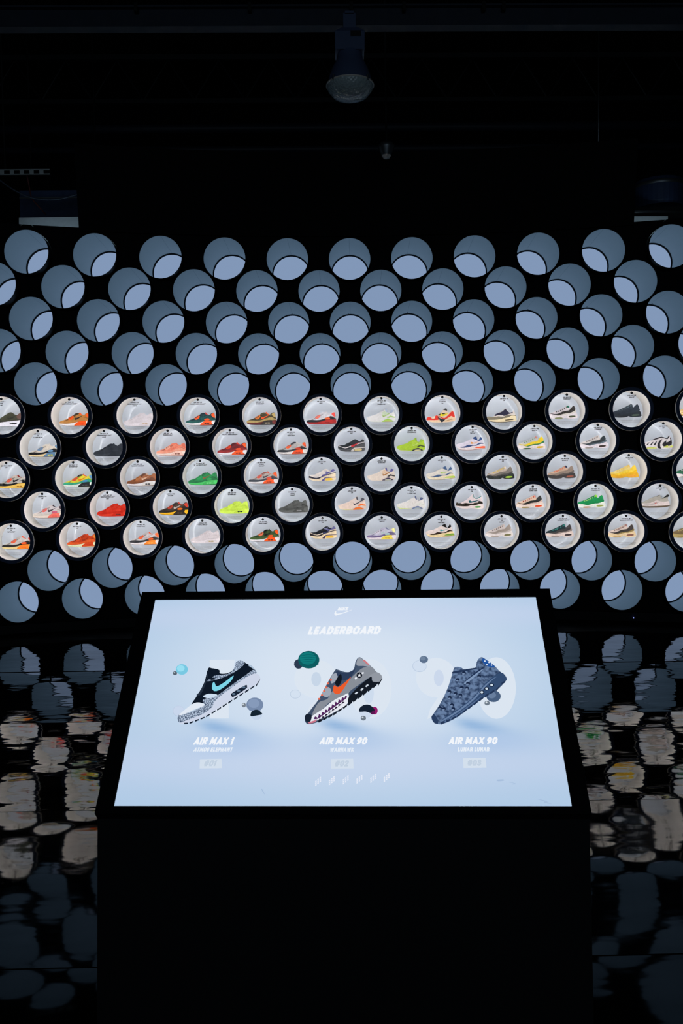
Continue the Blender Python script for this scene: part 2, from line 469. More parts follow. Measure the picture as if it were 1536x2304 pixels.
# ------------------------------------------------------------------ open tubes
R_IN, R_OUT, LEN = 0.2018, 0.2035, 0.63
T = {}
T['sleeve'] = mesh('sleeve', *lathe([(R_IN, 0.012), (R_IN, 0.001), (R_IN + 0.0006, 0), (R_OUT - 0.0006, 0), (R_OUT, 0.002), (R_OUT, LEN)]), [M['sleeve']], smooth=True)
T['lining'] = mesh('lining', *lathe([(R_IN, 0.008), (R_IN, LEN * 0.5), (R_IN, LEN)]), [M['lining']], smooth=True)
T['rear_ring'] = mesh('rear_ring', *lathe([(R_IN, LEN - 0.004), (R_IN - 0.0125, LEN - 0.003), (R_IN - 0.0125, LEN + 0.012)]), [M['sleeve']], smooth=True)
T['glow_blocker'] = mesh('glow_blocker', *lathe([(R_OUT, LEN), (R_OUT, LEN + 0.02), (0.001, LEN + 0.022)]), [M['sleeve']])  # added out of sight to stop the diffuser's glow reaching the cavity
T['diffuser'] = mesh('diffuser', *disc(R_OUT - 0.001, LEN + 0.012), [M['diffuser']])
a0 = 0.0055
T['seam'] = mesh('seam', [((R_IN - 0.0006) * math.sin(s * a0), y, (R_IN - 0.0006) * math.cos(s * a0)) for s in (-1, 1) for y in (0.01, LEN - 0.008)], [(0, 1, 3, 2)], [M['seam']])
T['screw'] = mesh('screw', *lathe([(0.0055, 0), (0.0045, -0.003), (0.001, -0.004)], 8, 'Z'), [M['sleeve']])
ORD = ['first', 'second', 'third', 'fourth', 'fifth', 'sixth', 'seventh', 'eighth', 'ninth', 'tenth', 'eleventh', 'twelfth']
ROWNAME = {1: 'top row', 2: 'second row down', 3: 'third row down', 4: 'fourth row down', 5: 'row just above the lit cases', 11: 'row just below the lit cases', 12: 'bottom row'}
for r in (1, 2, 3, 4, 5, 11, 12):
    for i, c in enumerate(COLS[r]):
        u = c * DX
        t = thing('open_tube', 'open grey tube with glowing end, %s, %s from left' % (ROWNAME[r], ORD[i]), 'tube',
                  wall_point(u, row_z(r)), facing(u), 'open tubes of the display wall')
        for n in ('sleeve', 'lining', 'rear_ring', 'diffuser', 'glow_blocker'): obj(n, T[n], t)
        s = obj('seam', T['seam'], t); s.rotation_euler = (0, random.uniform(-0.06, 0.06), 0)
        if r in (3, 4, 5):
            a = random.uniform(-0.12, 0.2) if r < 5 else random.choice((0.05, -0.1, 0.9 if c > 0 else -0.9))
            obj('screw', T['screw'], t, ((R_IN - 0.0005) * math.sin(a), LEN - 0.045, (R_IN - 0.0005) * math.cos(a)), (0, a, 0))

# ------------------------------------------------------------------ sneaker outlines (units: 1/750 of the case radius, y down)
SHOES = {
 '90': [('b', [(205,1000),(215,940),(380,880),(520,830),(640,745),(760,685),(860,612),(960,600),(1060,640),(1180,690),(1270,625),(1350,600),(1400,640),(1425,780),(1450,880),(1455,1060),(1440,1110),(1300,1128),(800,1130),(500,1125),(300,1100),(215,1070)]),
        ('t', [(760,688),(860,612),(960,600),(1010,622),(930,665),(850,690),(790,715)]),
        ('k', [(1000,630),(1040,575),(1090,640),(1180,690),(1120,690)]),
        ('w', [(815,850),(830,775),(865,805),(980,770),(1130,715),(1010,800),(890,868),(840,880)]),
        ('m', [(205,1030),(220,950),(400,928),(600,945),(800,930),(1000,860),(1200,792),(1290,785),(1440,880),(1448,932),(1290,932),(960,962),(800,1007),(500,1042)]),
        ('q', [(395,925),(520,860),(640,780),(650,792),(545,880),(420,930)]),
        ('e', [(560,805),(730,715),(785,760),(700,862),(600,882)]),
        ('q', [(600,800),(640,770),(655,790),(618,822)]), ('q', [(670,760),(708,735),(720,757),(685,782)]),
        ('q', [(780,735),(850,700),(930,680),(860,722),(800,752)]),
        ('q', [(1190,792),(1240,770),(1440,872),(1440,886),(1250,792)]),
        ('c', [(975,868),(1100,832),(1195,860),(1170,912),(1010,922)]),
        ('h', [(1265,680),(1345,625),(1400,645),(1428,812),(1330,770)]),
        ('s', [(205,1030),(500,1042),(800,1007),(960,962),(1290,932),(1448,932),(1457,1070),(1420,1110),(800,1130),(400,1120),(240,1080)]),
        ('a', [(800,1122),(900,1000),(1030,942),(1290,932),(1275,1010),(1330,1108),(1100,1130)]),
        ('d', [(975,1035),(1060,1030),(1060,1072),(985,1074)]), ('d', [(1085,1030),(1180,1030),(1180,1072),(1090,1074)]),
        ('o', [(240,1082),(400,1108),(800,1118),(1440,1094),(1440,1112),(800,1134),(400,1124)])],
 '1': [('b', [(205,1000),(215,930),(380,870),(520,800),(640,720),(760,650),(860,590),(960,585),(1060,660),(1180,690),(1270,620),(1350,590),(1410,700),(1450,880),(1455,1080),(1300,1128),(500,1128),(215,1070)]),
       ('h', [(1180,690),(1270,620),(1350,590),(1410,700),(1450,880),(1280,900),(1150,780)]),
       ('w', [(790,850),(810,775),(850,805),(960,780),(1130,720),(990,815),(880,872)]),
       ('m', [(205,1010),(220,935),(420,910),(640,925),(900,905),(1200,870),(1448,862),(1450,930),(900,940),(500,985)]),
       ('s', [(205,1020),(500,985),(900,940),(1450,905),(1457,1090),(1300,1130),(500,1130),(230,1085)]),
       ('d', [(880,1025),(1130,1012),(1135,1050),(885,1062)])],
 'bw': [('b', [(235,880),(255,790),(340,770),(500,755),(620,690),(800,610),(900,530),(1010,515),(1100,570),(1190,605),(1260,530),(1320,530),(1365,600),(1380,700),(1395,860),(1410,920),(1390,990),(1250,1035),(800,1035),(560,1045),(350,1000),(300,950)]),
        ('h', [(950,600),(1090,645),(1190,610),(1260,530),(1320,530),(1365,600),(1100,690),(980,685)]),
        ('e', [(860,600),(960,570),(1050,560),(1000,625),(900,640)]),
        ('l', [(265,780),(540,868),(820,778),(1100,690),(1350,630),(1370,662),(1100,732),(840,812),(550,902),(280,812)]),
        ('m', [(240,860),(270,812),(550,902),(840,815),(1100,735),(1372,665),(1386,702),(1000,802),(800,872),(650,945),(400,932),(250,905)]),
        ('w', [(800,800),(850,755),(940,740),(1180,640),(990,780),(880,840),(820,840)]),
        ('s', [(250,905),(400,932),(650,947),(850,852),(1000,802),(1200,742),(1386,702),(1396,860),(1412,930),(1380,995),(1200,1040),(600,1046),(360,1000)]),
        ('f', [(780,1022),(900,910),(1000,880),(1390,865),(1390,888),(1000,912),(930,960),(905,1032)]),
        ('a', [(950,955),(1000,922),(1230,915),(1245,1000),(970,1012)])],
 '180': [('b', [(135,890),(160,840),(330,790),(560,720),(720,620),(850,560),(945,485),(990,495),(1020,640),(1120,660),(1170,550),(1290,580),(1310,680),(1345,780),(1360,880),(1360,980),(1270,1030),(1100,1050),(700,1060),(400,1050),(220,1000)]),
         ('e', [(800,650),(900,600),(1010,650),(1080,700),(900,760),(815,760)]),
         ('c', [(920,520),(980,488),(1012,655),(950,605)]),
         ('c', [(1050,695),(1130,660),(1170,548),(1290,580),(1255,640),(1150,685)]),
         ('w', [(815,735),(850,790),(980,745),(1130,680),(1060,745),(860,842),(808,805)]),
         ('d', [(1000,882),(1070,830),(1145,785),(1240,815),(1345,850),(1335,882),(1250,872),(1160,852),(1080,892)]),
         ('s', [(150,920),(260,1000),(600,1030),(760,1040),(760,1062),(400,1052),(220,1005)]),
         ('f', [(780,1048),(900,970),(1060,925),(1180,980),(1275,1030),(1150,1052)]),
         ('a', [(905,1046),(935,1005),(1140,998),(1165,1045)])],
 '93': [('b', [(65,850),(140,770),(400,720),(560,640),(720,570),(920,468),(975,590),(1040,620),(1120,488),(1190,600),(1220,720),(1250,800),(1290,880),(1310,970),(1200,1010),(800,1040),(500,1050),(250,1020),(130,950)]),
        ('c', [(780,545),(920,468),(975,600),(1030,625),(1120,488),(1182,590),(1050,662),(960,632)]),
        ('w', [(695,775),(720,695),(830,735),(1045,680),(930,735),(780,780)]),
        ('s', [(90,900),(240,937),(450,942),(640,914),(780,872),(940,862),(1100,792),(1250,797),(1290,880),(1310,970),(1200,1010),(800,1040),(500,1050),(250,1020),(130,950)]),
        ('d', [(235,932),(480,870),(580,822),(800,848),(920,828),(1080,738),(1255,788),(1100,795),(940,865),(780,870),(640,915),(450,945)]),
        ('a', [(865,962),(1000,918),(1280,885),(1292,962),(1000,975)]),
        ('o', [(130,955),(250,1018),(500,1042),(800,1032),(1305,970),(1300,985),(800,1048),(500,1056),(240,1030)])],
 '94': [('b', [(60,900),(90,780),(200,820),(400,740),(560,640),(700,510),(820,405),(860,560),(960,610),(1060,570),(1160,520),(1200,620),(1220,760),(1230,900),(1260,970),(1220,1060),(1000,1085),(720,1040),(500,1065),(250,1030),(100,960)]),
        ('c', [(805,408),(832,500),(872,590),(980,612),(1090,545),(1165,515),(1150,548),(1060,602),(960,642),(850,602),(800,500)]),
        ('w', [(615,745),(675,688),(722,738),(900,715),(1085,680),(900,762),(660,808)]),
        ('d', [(58,900),(90,780),(160,820),(250,815),(340,855),(430,815),(560,820),(700,850),(800,850),(850,810),(1020,800),(1040,735),(1140,740),(1212,790),(1216,870),(1100,850),(900,915),(720,910),(600,950),(400,960),(150,940)]),
        ('s', [(80,942),(400,962),(600,952),(720,912),(900,917),(1100,852),(1222,872),(1262,970),(1220,1060),(1000,1085),(720,1040),(500,1065),(250,1030)]),
        ('a', [(838,995),(950,958),(1122,965),(1112,1016),(950,1032)])],
 '95': [('b', [(45,970),(90,860),(130,810),(300,750),(450,690),(600,620),(760,540),(860,502),(900,600),(940,640),(1010,570),(1090,512),(1140,590),(1160,700),(1200,860),(1250,930),(1240,1020),(1050,1045),(850,1040),(740,1005),(640,1045),(420,1060),(200,1040),(60,985)]),
        ('t', [(790,545),(850,500),(905,560),(885,605)]),
        ('d', [(118,810),(300,850),(450,830),(620,755),(750,725),(900,700),(960,620),(1085,515),(1140,590),(1162,670),(1100,742),(940,812),(800,822),(620,862),(450,912),(300,882),(160,842)]),
        ('e', [(300,880),(450,913),(620,862),(800,822),(940,812),(1100,742),(1167,690),(1180,780),(950,862),(800,872),(620,912),(480,942)]),
        ('s', [(45,970),(100,888),(300,898),(480,942),(620,912),(800,874),(950,864),(1182,800),(1250,930),(1240,1020),(1050,1045),(850,1040),(740,1005),(640,1045),(420,1060),(200,1040)]),
        ('a', [(868,972),(930,932),(1140,928),(1155,975),(1000,1008),(885,998)]),
        ('p', [(320,1010),(450,990),(600,1002),(625,1040),(420,1060),(300,1042)]),
        ('l', [(350,740),(395,738),(390,775),(352,775)]), ('l', [(440,722),(485,718),(480,755),(442,757)]), ('l', [(520,690),(565,684),(560,724),(522,726)]),
        ('l', [(600,645),(645,638),(640,682),(604,684)]), ('l', [(685,612),(728,602),(724,648),(688,652)]), ('l', [(775,565),(818,552),(814,602),(780,606)])],
 '97': [('b', [(15,930),(30,850),(200,790),(400,690),(600,602),(700,578),(840,522),(870,600),(960,650),(1050,590),(1150,505),(1230,540),(1170,640),(1200,780),(1230,860),(1220,990),(1000,1040),(500,1055),(200,1040),(20,975)]),
        ('c', [(820,628),(950,662),(1060,580),(1150,505),(1232,540),(1180,602),(1080,622),(990,672),(880,662)]),
        ('d', [(700,572),(780,530),(860,522),(800,552),(730,592)]),
        ('s', [(18,872),(400,862),(560,802),(720,747),(880,792),(1050,802),(1200,782),(1232,870),(1200,960),(700,987),(300,977),(28,940)]),
        ('e', [(150,905),(500,885),(680,805),(800,802),(700,902),(400,952)]),
        ('w', [(620,870),(670,850),(720,835),(665,885)]),
        ('o', [(18,965),(300,1000),(700,987),(1222,960),(1216,1002),(950,1045),(500,1056),(200,1042)])],
 '96': [('b', [(75,1000),(120,910),(200,900),(340,920),(460,810),(640,720),(760,670),(880,565),(960,660),(1050,740),(1180,720),(1230,640),(1280,760),(1300,870),(1330,1000),(1320,1105),(1000,1130),(700,1155),(400,1140),(180,1080)]),
        ('c', [(430,885),(460,800),(640,740),(760,680),(860,590),(900,600),(960,680),(1060,750),(1170,720),(1175,762),(1000,812),(820,882),(760,852),(580,842)]),
        ('g', [(75,1000),(120,910),(300,920),(420,930),(560,900),(800,920),(900,860),(1100,850),(1300,860),(1300,902),(1150,874),(1000,944),(800,984),(620,1024),(400,1044),(100,1042)]),
        ('s', [(90,1040),(400,1042),(620,1022),(800,982),(1000,942),(1150,872),(1302,900),(1332,1000),(1320,1105),(1000,1130),(700,1155),(400,1140),(180,1080)]),
        ('a', [(860,1060),(900,1038),(1180,1020),(1190,1055),(900,1078)]),
        ('o', [(95,1045),(190,1085),(400,1125),(700,1142),(1320,1098),(1318,1115),(700,1165),(390,1150),(170,1095)])],
 'tail': [('b', [(90,960),(150,885),(290,880),(440,850),(560,800),(700,700),(800,600),(940,515),(980,600),(1000,680),(1090,680),(1150,595),(1220,610),(1270,700),(1310,860),(1330,1020),(1200,1075),(900,1110),(500,1110),(250,1080),(110,1010)]),
          ('s', [(108,1000),(300,1010),(600,1000),(705,1090),(480,1106),(250,1082)]),
          ('s', [(820,1092),(880,1002),(1100,862),(1290,882),(1312,1030),(1100,1086)]),
          ('r', [(95,960),(150,885),(270,890),(340,950),(450,930),(480,830),(560,820),(622,992),(300,1006),(110,1002)]),
          ('y', [(670,815),(720,735),(900,742),(1030,738),(860,832),(720,856)]),
          ('d', [(560,802),(690,738),(670,802)]), ('d', [(800,565),(940,512),(972,625),(880,592)]), ('d', [(740,745),(820,715),(900,740),(810,765)]),
          ('r', [(860,930),(1000,822),(1150,672),(1240,662),(1302,872),(1240,892),(1150,842),(1000,932),(840,982),(700,905),(555,832),(700,872)]),
          ('d', [(570,892),(700,945),(840,985),(905,972),(800,1082),(730,1102),(640,982)]),
          ('a', [(960,1025),(1180,985),(1195,1000),(970,1042)])],
 'zeb': [('b', [(25,900),(200,830),(400,750),(520,680),(780,615),(980,690),(1060,590),(1110,580),(1160,690),(1180,900),(1210,1000),(1200,1100),(700,1105),(400,1110),(60,1100)]),
         ('d', [(45,942),(130,875),(115,912)]), ('d', [(168,942),(292,832),(232,942)]), ('d', [(318,942),(452,812),(392,942)]), ('d', [(462,942),(592,778),(542,942)]),
         ('d', [(622,1060),(618,930),(700,780),(802,722),(722,900),(742,1060),(782,1106),(700,1102)]),
         ('d', [(818,922),(900,820),(980,768),(972,862),(1132,780),(1108,658),(1162,690),(1182,960),(870,1012)]),
         ('d', [(345,765),(520,688),(780,613),(980,682),(1060,588),(1112,583),(1040,702),(960,705),(790,655),(600,712)]),
         ('y', [(870,1035),(1030,975),(1060,1040),(1200,980),(1212,1062),(860,1066)]), ('y', [(100,1095),(280,1050),(540,1060),(560,1100)])],
}
WH = (236, 232, 234); BK = (26, 28, 32); OR = (246, 88, 26); NV = (40, 62, 108)
def mono(c, dk=12, win=None):
    c2 = tuple(max(0, v - dk) for v in c); c3 = tuple(min(255, v + 8) for v in c)
    return dict(b=c, t=c2, k=c2, w=c2, m=c2, e=c3, c=c3, h=c, s=c3, a=c2, d=win or c2, o=c2, q=tuple(max(0, v - 26) for v in c))
# row, column, outline, inks, title, what the sneaker looks like
CASES = [
 (6,-5.5,'1',dict(b=(66,68,54),h=(104,78,72),w=(50,52,44),m=(58,58,50),s=(238,236,244),d=BK),['AIR MAX 1','OME','ON"'],'dark olive white-soled'),
 (6,-4.5,'90',dict(b=(182,124,62),m=(184,126,66),s=WH,a=OR,e=OR,c=(184,126,66),h=OR,t=(54,48,36),k=OR,w=(44,40,36),d=(226,60,20),o=(120,110,100)),['AIR MAX 90','"ANNIVERSARY CORK"'],'tan and orange'),
 (6,-3.5,'90',mono((226,218,222),6,(176,150,120)),['AIR MAX 90','"INDEPENDENCE DAY"','WHITE'],'pale white'),
 (6,-2.5,'90',dict(b=(24,66,68),m=(28,82,78),s=WH,a=OR,e=OR,c=OR,h=OR,t=(22,44,50),k=(190,50,50),w=(30,90,84),d=(90,30,24),o=(70,60,60)),['AIR MAX 90','"COAST ANNIVERSARY"'],'dark teal and orange'),
 (6,-1.5,'90',dict(b=(70,62,38),m=(176,152,92),s=(96,32,28),a=(48,40,34),e=(226,118,44),c=(176,152,92),h=(176,152,92),t=(84,74,44),k=OR,w=OR,d=(150,140,120),o=BK),['AIR MAX 90','"WARHAWK"'],'olive, khaki and orange'),
 (6,-0.5,'90',dict(b=(240,238,243),m=BK,s=(156,26,24),a=(176,34,28),e=(244,112,92),c=(240,104,50),h=(226,70,60),t=(236,234,240),k=WH,w=WH,d=(130,20,20),o=(60,20,20)),['AIR MAX 90','2015'],'white black and red-soled'),
 (6,0.5,'180',dict(b=(232,230,228),e=(206,222,190),c=(150,164,190),w=(170,200,110),d=(170,204,120),s=(222,226,216),f=(150,192,70),a=(190,180,110)),['AIR MAX 180','OG','"LASER LIME"'],'white and lime'),
 (6,1.5,'tail',dict(b=(236,214,190),s=(240,208,170),r=(208,44,24),y=(240,220,30),d=BK,a=(150,110,50)),['AIR MAX','TAILWIND','94'],'red, black and yellow'),
 (6,2.5,'96',dict(b=(224,214,206),c=(34,28,54),g=(120,112,92),s=(238,220,178),a=(70,56,32),o=(44,38,30)),['AIR MAX 96','OG'],'grey navy and cream'),
 (6,3.5,'95',dict(b=(224,212,216),t=(24,104,78),d=(46,40,34),e=(222,216,204),s=(232,222,224),a=(58,66,34),p=(120,124,84),l=(34,50,44)),['AIR MAX 95','"EMERALD"'],'white black-striped'),
 (6,4.5,'95',dict(b=(48,58,68),t=(66,78,86),d=(40,48,58),e=(44,52,62),s=(36,42,50),a=(70,84,72),p=(32,36,42),l=(96,108,114)),['AIR MAX 95','"SLATE"'],'dark slate'),
 (6,5.5,'97',dict(b=(226,190,120),c=BK,d=BK,s=(238,216,170),e=(210,170,90),w=OR,o=(150,110,50)),['AIR MAX 97','OG'],'gold and cream'),
 (7,-5,'90',dict(b=(234,222,206),m=BK,s=(238,214,160),a=(90,124,156),e=(106,136,170),c=(96,140,176),h=(100,136,172),t=(228,220,208),k=(216,208,200),w=(226,216,204),d=(200,190,40),o=(100,90,70)),['AIR MAX 90','OG','"LASER BLUE"'],'cream black and blue'),
 (7,-4,'90',mono((46,52,60),6),['AIR MAX 90','"INDEPENDENCE DAY"','BLUE'],'plain dark navy'),
 (7,-3,'90',dict(b=(238,136,108),m=(240,156,128),s=(240,216,204),a=(244,200,184),e=(244,170,144),c=(244,170,144),h=(226,110,84),t=(232,120,92),k=(226,110,84),w=(236,120,92),d=(120,70,56),o=(170,120,100)),['AIR MAX 90','"POWERWALL"'],'salmon pink'),
 (7,-2,'90',dict(b=(118,24,30),m=(144,32,34),s=WH,a=OR,e=(230,66,30),c=(232,74,30),h=OR,t=(84,22,26),k=(210,56,40),w=(96,20,26),d=(80,24,20),o=(80,50,50)),['AIR MAX 90','"VELVET ANNIVERSARY"'],'dark maroon and orange'),
 (7,-1,'90',dict(b=(196,192,188),m=(44,46,48),s=(236,230,226),a=(238,78,24),e=(238,92,40),c=(206,66,40),h=(240,90,40),t=(44,44,48),k=(222,216,210),w=(180,176,172),d=(150,40,20),o=(90,70,66)),['AIR MAX 90','LUNAR','"INFRARED"'],'grey black and orange'),
 (7,0,'bw',dict(b=BK,h=(40,40,46),e=(44,44,50),l=(228,222,222),m=BK,w=(190,40,44),s=(70,70,72),f=(226,220,216),a=(206,186,130)),['AIR MAX BW','"OG"'],'black with red flash'),
 (7,1,'180',dict(b=(164,196,44),e=(176,206,60),c=(140,176,50),w=(190,214,110),d=(60,70,36),s=(214,214,170),f=(44,46,40),a=(214,204,160)),['AIR MAX 180','"POWERWALL"'],'lime green'),
 (7,2,'93',dict(b=(230,222,234),c=(38,66,116),w=(246,166,80),s=(238,226,226),d=(46,66,112),a=(236,92,50),o=(170,120,100)),['AIR MAX 93','OG','"ROYAL"'],'white and royal blue'),
 (7,3,'95',dict(b=(206,204,200),t=(200,120,110),d=(236,204,32),e=(44,112,66),s=(238,226,224),a=(228,182,30),p=(60,96,60),l=(70,120,90)),['AIR MAX 95','"BRAZIL"'],'silver, yellow and green'),
 (7,4,'95',dict(b=(226,216,212),t=(216,206,200),d=(48,56,60),e=(92,108,118),s=(238,228,234),a=(58,48,44),p=(150,140,132),l=(70,70,72)),['AIR MAX 95','"PREMIUM"'],'cream and slate grey'),
 (7,5,'zeb',dict(b=(236,228,228),d=(36,34,40),y=(198,206,96)),['AIR MAX 96','OG'],'white black-striped zebra-like'),
 (8,-5.5,'90',dict(b=(196,190,180),m=BK,s=(238,196,92),a=(240,196,96),e=(226,92,70),c=(190,184,176),h=(222,206,206),t=(216,196,186),k=(128,24,22),w=BK,d=(160,110,20),o=(96,60,44)),['AIR MAX LIGHT','OG'],'grey black yellow-soled'),
 (8,-4.5,'90',dict(b=(232,224,64),m=(46,150,116),s=(226,236,226),a=BK,e=(226,72,58),c=(80,144,190),h=(84,140,190),t=(40,40,40),k=(228,90,50),w=(240,120,30),d=(80,80,84),o=(90,96,70)),['AIR MAX 90','"HYPERFUSE"'],'multicoloured yellow-green'),
 (8,-3.5,'90',dict(b=(150,88,52),m=(116,66,40),s=WH,a=(232,226,222),e=(168,104,62),c=(100,58,36),h=(160,96,58),t=(96,56,34),k=(200,170,150),w=(216,176,150),d=(30,28,28),o=(130,110,96)),['AIR MAX 90','"LONDON SOUNDS"'],'brown suede white-soled'),
 (8,-2.5,'90',dict(b=(34,136,74),m=(26,112,62),s=(72,190,96),a=(62,172,84),e=(40,150,82),c=(50,160,84),h=(30,124,68),t=(26,104,58),k=(30,110,60),w=(120,90,50),d=(120,210,130),o=(30,100,56)),['AIR MAX 90',"\"ST PATRICK'S DAY\""],'bright green'),
 (8,-1.5,'90',dict(b=(196,184,176),m=(58,62,70),s=WH,a=OR,e=(232,84,60),c=(220,80,60),h=OR,t=(150,80,70),k=(210,90,70),w=(52,54,60),d=(150,50,20),o=(96,90,90)),['AIR MAX 90','ATMOS','"SAFARI"'],'grey patchwork and orange'),
 (8,-0.5,'bw',dict(b=(232,222,214),h=(92,88,148),e=(220,212,208),l=(244,236,228),m=(34,32,46),w=(82,76,140),s=(236,218,186),f=(80,74,130),a=(240,196,60)),['AIR MAX BW','OG'],'white and violet'),
 (8,0.5,'180',dict(b=(232,218,204),e=(228,196,164),c=(84,80,140),w=(176,116,40),d=(30,26,30),s=(222,208,190),f=(54,42,70),a=(180,184,160)),['AIR MAX 180','"CONCORD"'],'cream and violet'),
 (8,1.5,'93',dict(b=(228,220,208),c=(56,84,124),w=(176,200,110),s=(236,222,190),d=(58,84,122),a=(180,204,70),o=(150,130,100)),['AIR MAX 93','OG'],'cream, blue and lime'),
 (8,2.5,'95',dict(b=(200,182,166),t=(234,220,206),d=(116,108,100),e=(66,62,58),s=(30,32,30),a=(152,190,50),p=(44,48,40),l=(226,196,80)),['AIR MAX 95','OG'],'grey neon-laced black-soled'),
 (8,3.5,'95',dict(b=(204,170,146),t=(30,40,64),d=(140,122,108),e=(88,78,72),s=(52,46,44),a=(150,80,60),p=(62,54,50),l=(224,100,54)),['AIR MAX 95','"GRANITE"'],'brown granite-faded'),
 (8,4.5,'95',dict(b=(238,214,132),t=(226,190,100),d=(240,204,70),e=(240,190,32),s=(228,172,40),a=(232,160,60),p=(210,150,40),l=(230,196,104)),['AIR MAX 95','"1"'],'golden yellow'),
 (8,5.5,'95',dict(b=(40,96,70),t=WH,d=(46,100,76),e=(58,80,70),s=(236,228,228),a=(80,90,80),p=(160,160,150),l=WH),['AIR MAX 95','OG'],'dark green white-soled'),
 (9,-5,'90',dict(b=(228,218,218),m=(216,206,196),s=(238,222,206),a=(240,112,98),e=(240,112,104),c=(204,90,120),h=(70,56,66),t=(226,216,216),k=(60,50,58),w=(60,54,60),d=(220,80,70),o=(120,100,94)),['AIR MAX 90','OG'],'white and coral'),
 (9,-4,'90',mono((200,46,26),12,(90,30,24)),['AIR MAX 90','"INDEPENDENCE DAY"','RED'],'plain red'),
 (9,-3,'90',dict(b=(74,58,48),m=(40,36,34),s=(246,186,32),a=(46,38,32),e=(176,60,40),c=(232,110,30),h=(206,58,36),t=(56,46,42),k=(196,60,40),w=(206,196,190),d=(90,70,40),o=(36,32,30)),['AIR MAX 90','"LASER"'],'black, red and yellow'),
 (9,-2,'90',mono((214,244,88),8,(30,60,30)),['AIR MAX 90','"HYPERFUSE"'],'plain fluorescent yellow'),
 (9,-1,'90',mono((88,90,88),14,(150,150,150)),['AIR MAX 90','LUNAR','"LUNAR"'],'plain cratered grey'),
 (9,0,'180',dict(b=(236,214,200),e=(238,222,214),c=(60,60,70),w=(40,44,60),d=(240,112,44),s=(232,216,150),f=(244,110,40),a=(180,130,60)),['AIR MAX 180','OG'],'cream and orange'),
 (9,1,'180',dict(b=(230,226,220),e=(230,224,218),c=(74,86,124),w=(226,222,214),d=(214,218,206),s=(196,216,100),f=(98,112,146),a=(170,180,180)),['AIR MAX 180','LUNAR','"LASER LIME"'],'white, lime-edged navy-collared'),
 (9,2,'94',dict(b=(232,214,214),c=(40,120,120),w=(18,84,92),d=(42,36,28),s=(238,222,218),a=(70,140,64)),['AIR MAX 94','OG'],'white, black and teal'),
 (9,3,'95',dict(b=(236,206,180),t=(226,140,120),d=(40,40,38),e=(226,196,180),s=(238,220,208),a=(200,64,22),p=(160,140,90),l=(160,50,36)),['AIR MAX 95','"COMET RED"'],'cream, black and red'),
 (9,4,'95',dict(b=(20,140,76),t=(140,210,50),d=(18,130,70),e=(18,122,66),s=(232,236,226),a=(140,150,70),p=(190,150,120),l=(160,210,120)),['AIR MAX 95','"POWERWALL"'],'emerald green white-soled'),
 (9,5,'97',dict(b=(166,162,152),c=(24,24,26),d=(80,74,70),s=(226,210,206),e=(190,180,176),w=(206,70,50),o=(84,70,54)),['AIR MAX 97','OG'],'silver low-profile'),
 (10,-5.5,'90',dict(b=(220,214,208),m=(38,36,36),s=(240,218,150),a=(246,130,36),e=(236,96,60),c=(240,92,40),h=(222,60,40),t=(200,190,184),k=(236,90,60),w=(210,200,194),d=(236,100,30),o=(96,84,50)),['AIR MAX 90','OG','"INFRARED"'],'grey, black and infrared'),
 (10,-4.5,'90',dict(b=(190,58,22),m=(216,84,32),s=(222,226,182),a=(206,66,24),e=(214,80,34),c=(226,96,40),h=(222,130,50),t=(170,50,20),k=(200,64,26),w=(150,44,18),d=(180,50,20),o=(196,190,140)),['AIR MAX 90','"ICE"'],'rust orange'),
 (10,-3.5,'90',dict(b=(222,212,212),m=(54,54,56),s=(238,232,232),a=(248,136,44),e=(238,96,50),c=(236,92,40),h=(242,112,60),t=(204,196,196),k=(236,100,70),w=(200,190,190),d=(250,180,90),o=(120,110,106)),['AIR MAX 90','"PATCH PACK"'],'white, charcoal and orange'),
 (10,-2.5,'90',mono((232,222,224),7,(150,130,60)),['AIR MAX 90','"TRIPLE WHITE"'],'plain ivory white'),
 (10,-1.5,'90',dict(b=(58,80,46),m=(66,92,48),s=WH,a=OR,e=(240,120,84),c=(230,90,40),h=OR,t=(30,34,30),k=(30,34,30),w=(24,26,26),d=(90,40,24),o=(110,100,96)),['AIR MAX 90','"DUCK CAMO"'],'green camouflage and orange'),
 (10,-0.5,'bw',dict(b=(22,26,32),h=(94,92,140),e=(120,122,156),l=(240,220,200),m=(34,26,28),w=(44,50,84),s=(240,218,180),f=(74,64,90),a=(240,190,60)),['AIR MAX BW','OG'],'black and violet yellow-soled'),
 (10,0.5,'90',dict(b=(208,204,222),m=(112,98,138),s=(238,226,230),a=(236,216,84),e=(226,220,232),c=(176,206,206),h=(240,236,156),t=(190,186,206),k=(110,116,150),w=(196,216,214),d=(210,170,70),o=(190,180,180)),['AIR MAX 180','"DUSTY"'],'lavender and pale yellow'),
 (10,1.5,'93',dict(b=(234,218,212),c=(20,22,22),w=(86,164,168),s=(240,216,166),d=(44,28,20),a=(110,150,50),o=(150,110,80)),['AIR MAX 93','OG','"MENTHOL"'],'white, black and mint'),
 (10,2.5,'95',dict(b=(218,206,200),t=(206,190,184),d=(150,138,128),e=(196,184,178),s=(234,224,220),a=(112,110,70),p=(170,160,150),l=(66,60,58)),['AIR MAX 95','OG','"GRAPE"'],'pale taupe-grey'),
 (10,3.5,'95',dict(b=(26,46,52),t=(40,110,104),d=(64,60,60),e=(140,126,120),s=(228,208,198),a=(56,48,50),p=(150,140,136),l=(70,150,140)),['AIR MAX 95','"MIDNIGHT GRAPE"'],'dark teal fading to beige'),
 (10,4.5,'95',dict(b=(228,208,196),t=(160,120,116),d=(58,52,50),e=(144,124,74),s=(226,200,158),a=(126,84,70),p=(190,160,110),l=(100,66,60)),['AIR MAX 95','"ALWAYS FOREVER"'],'pink-beige and olive'),
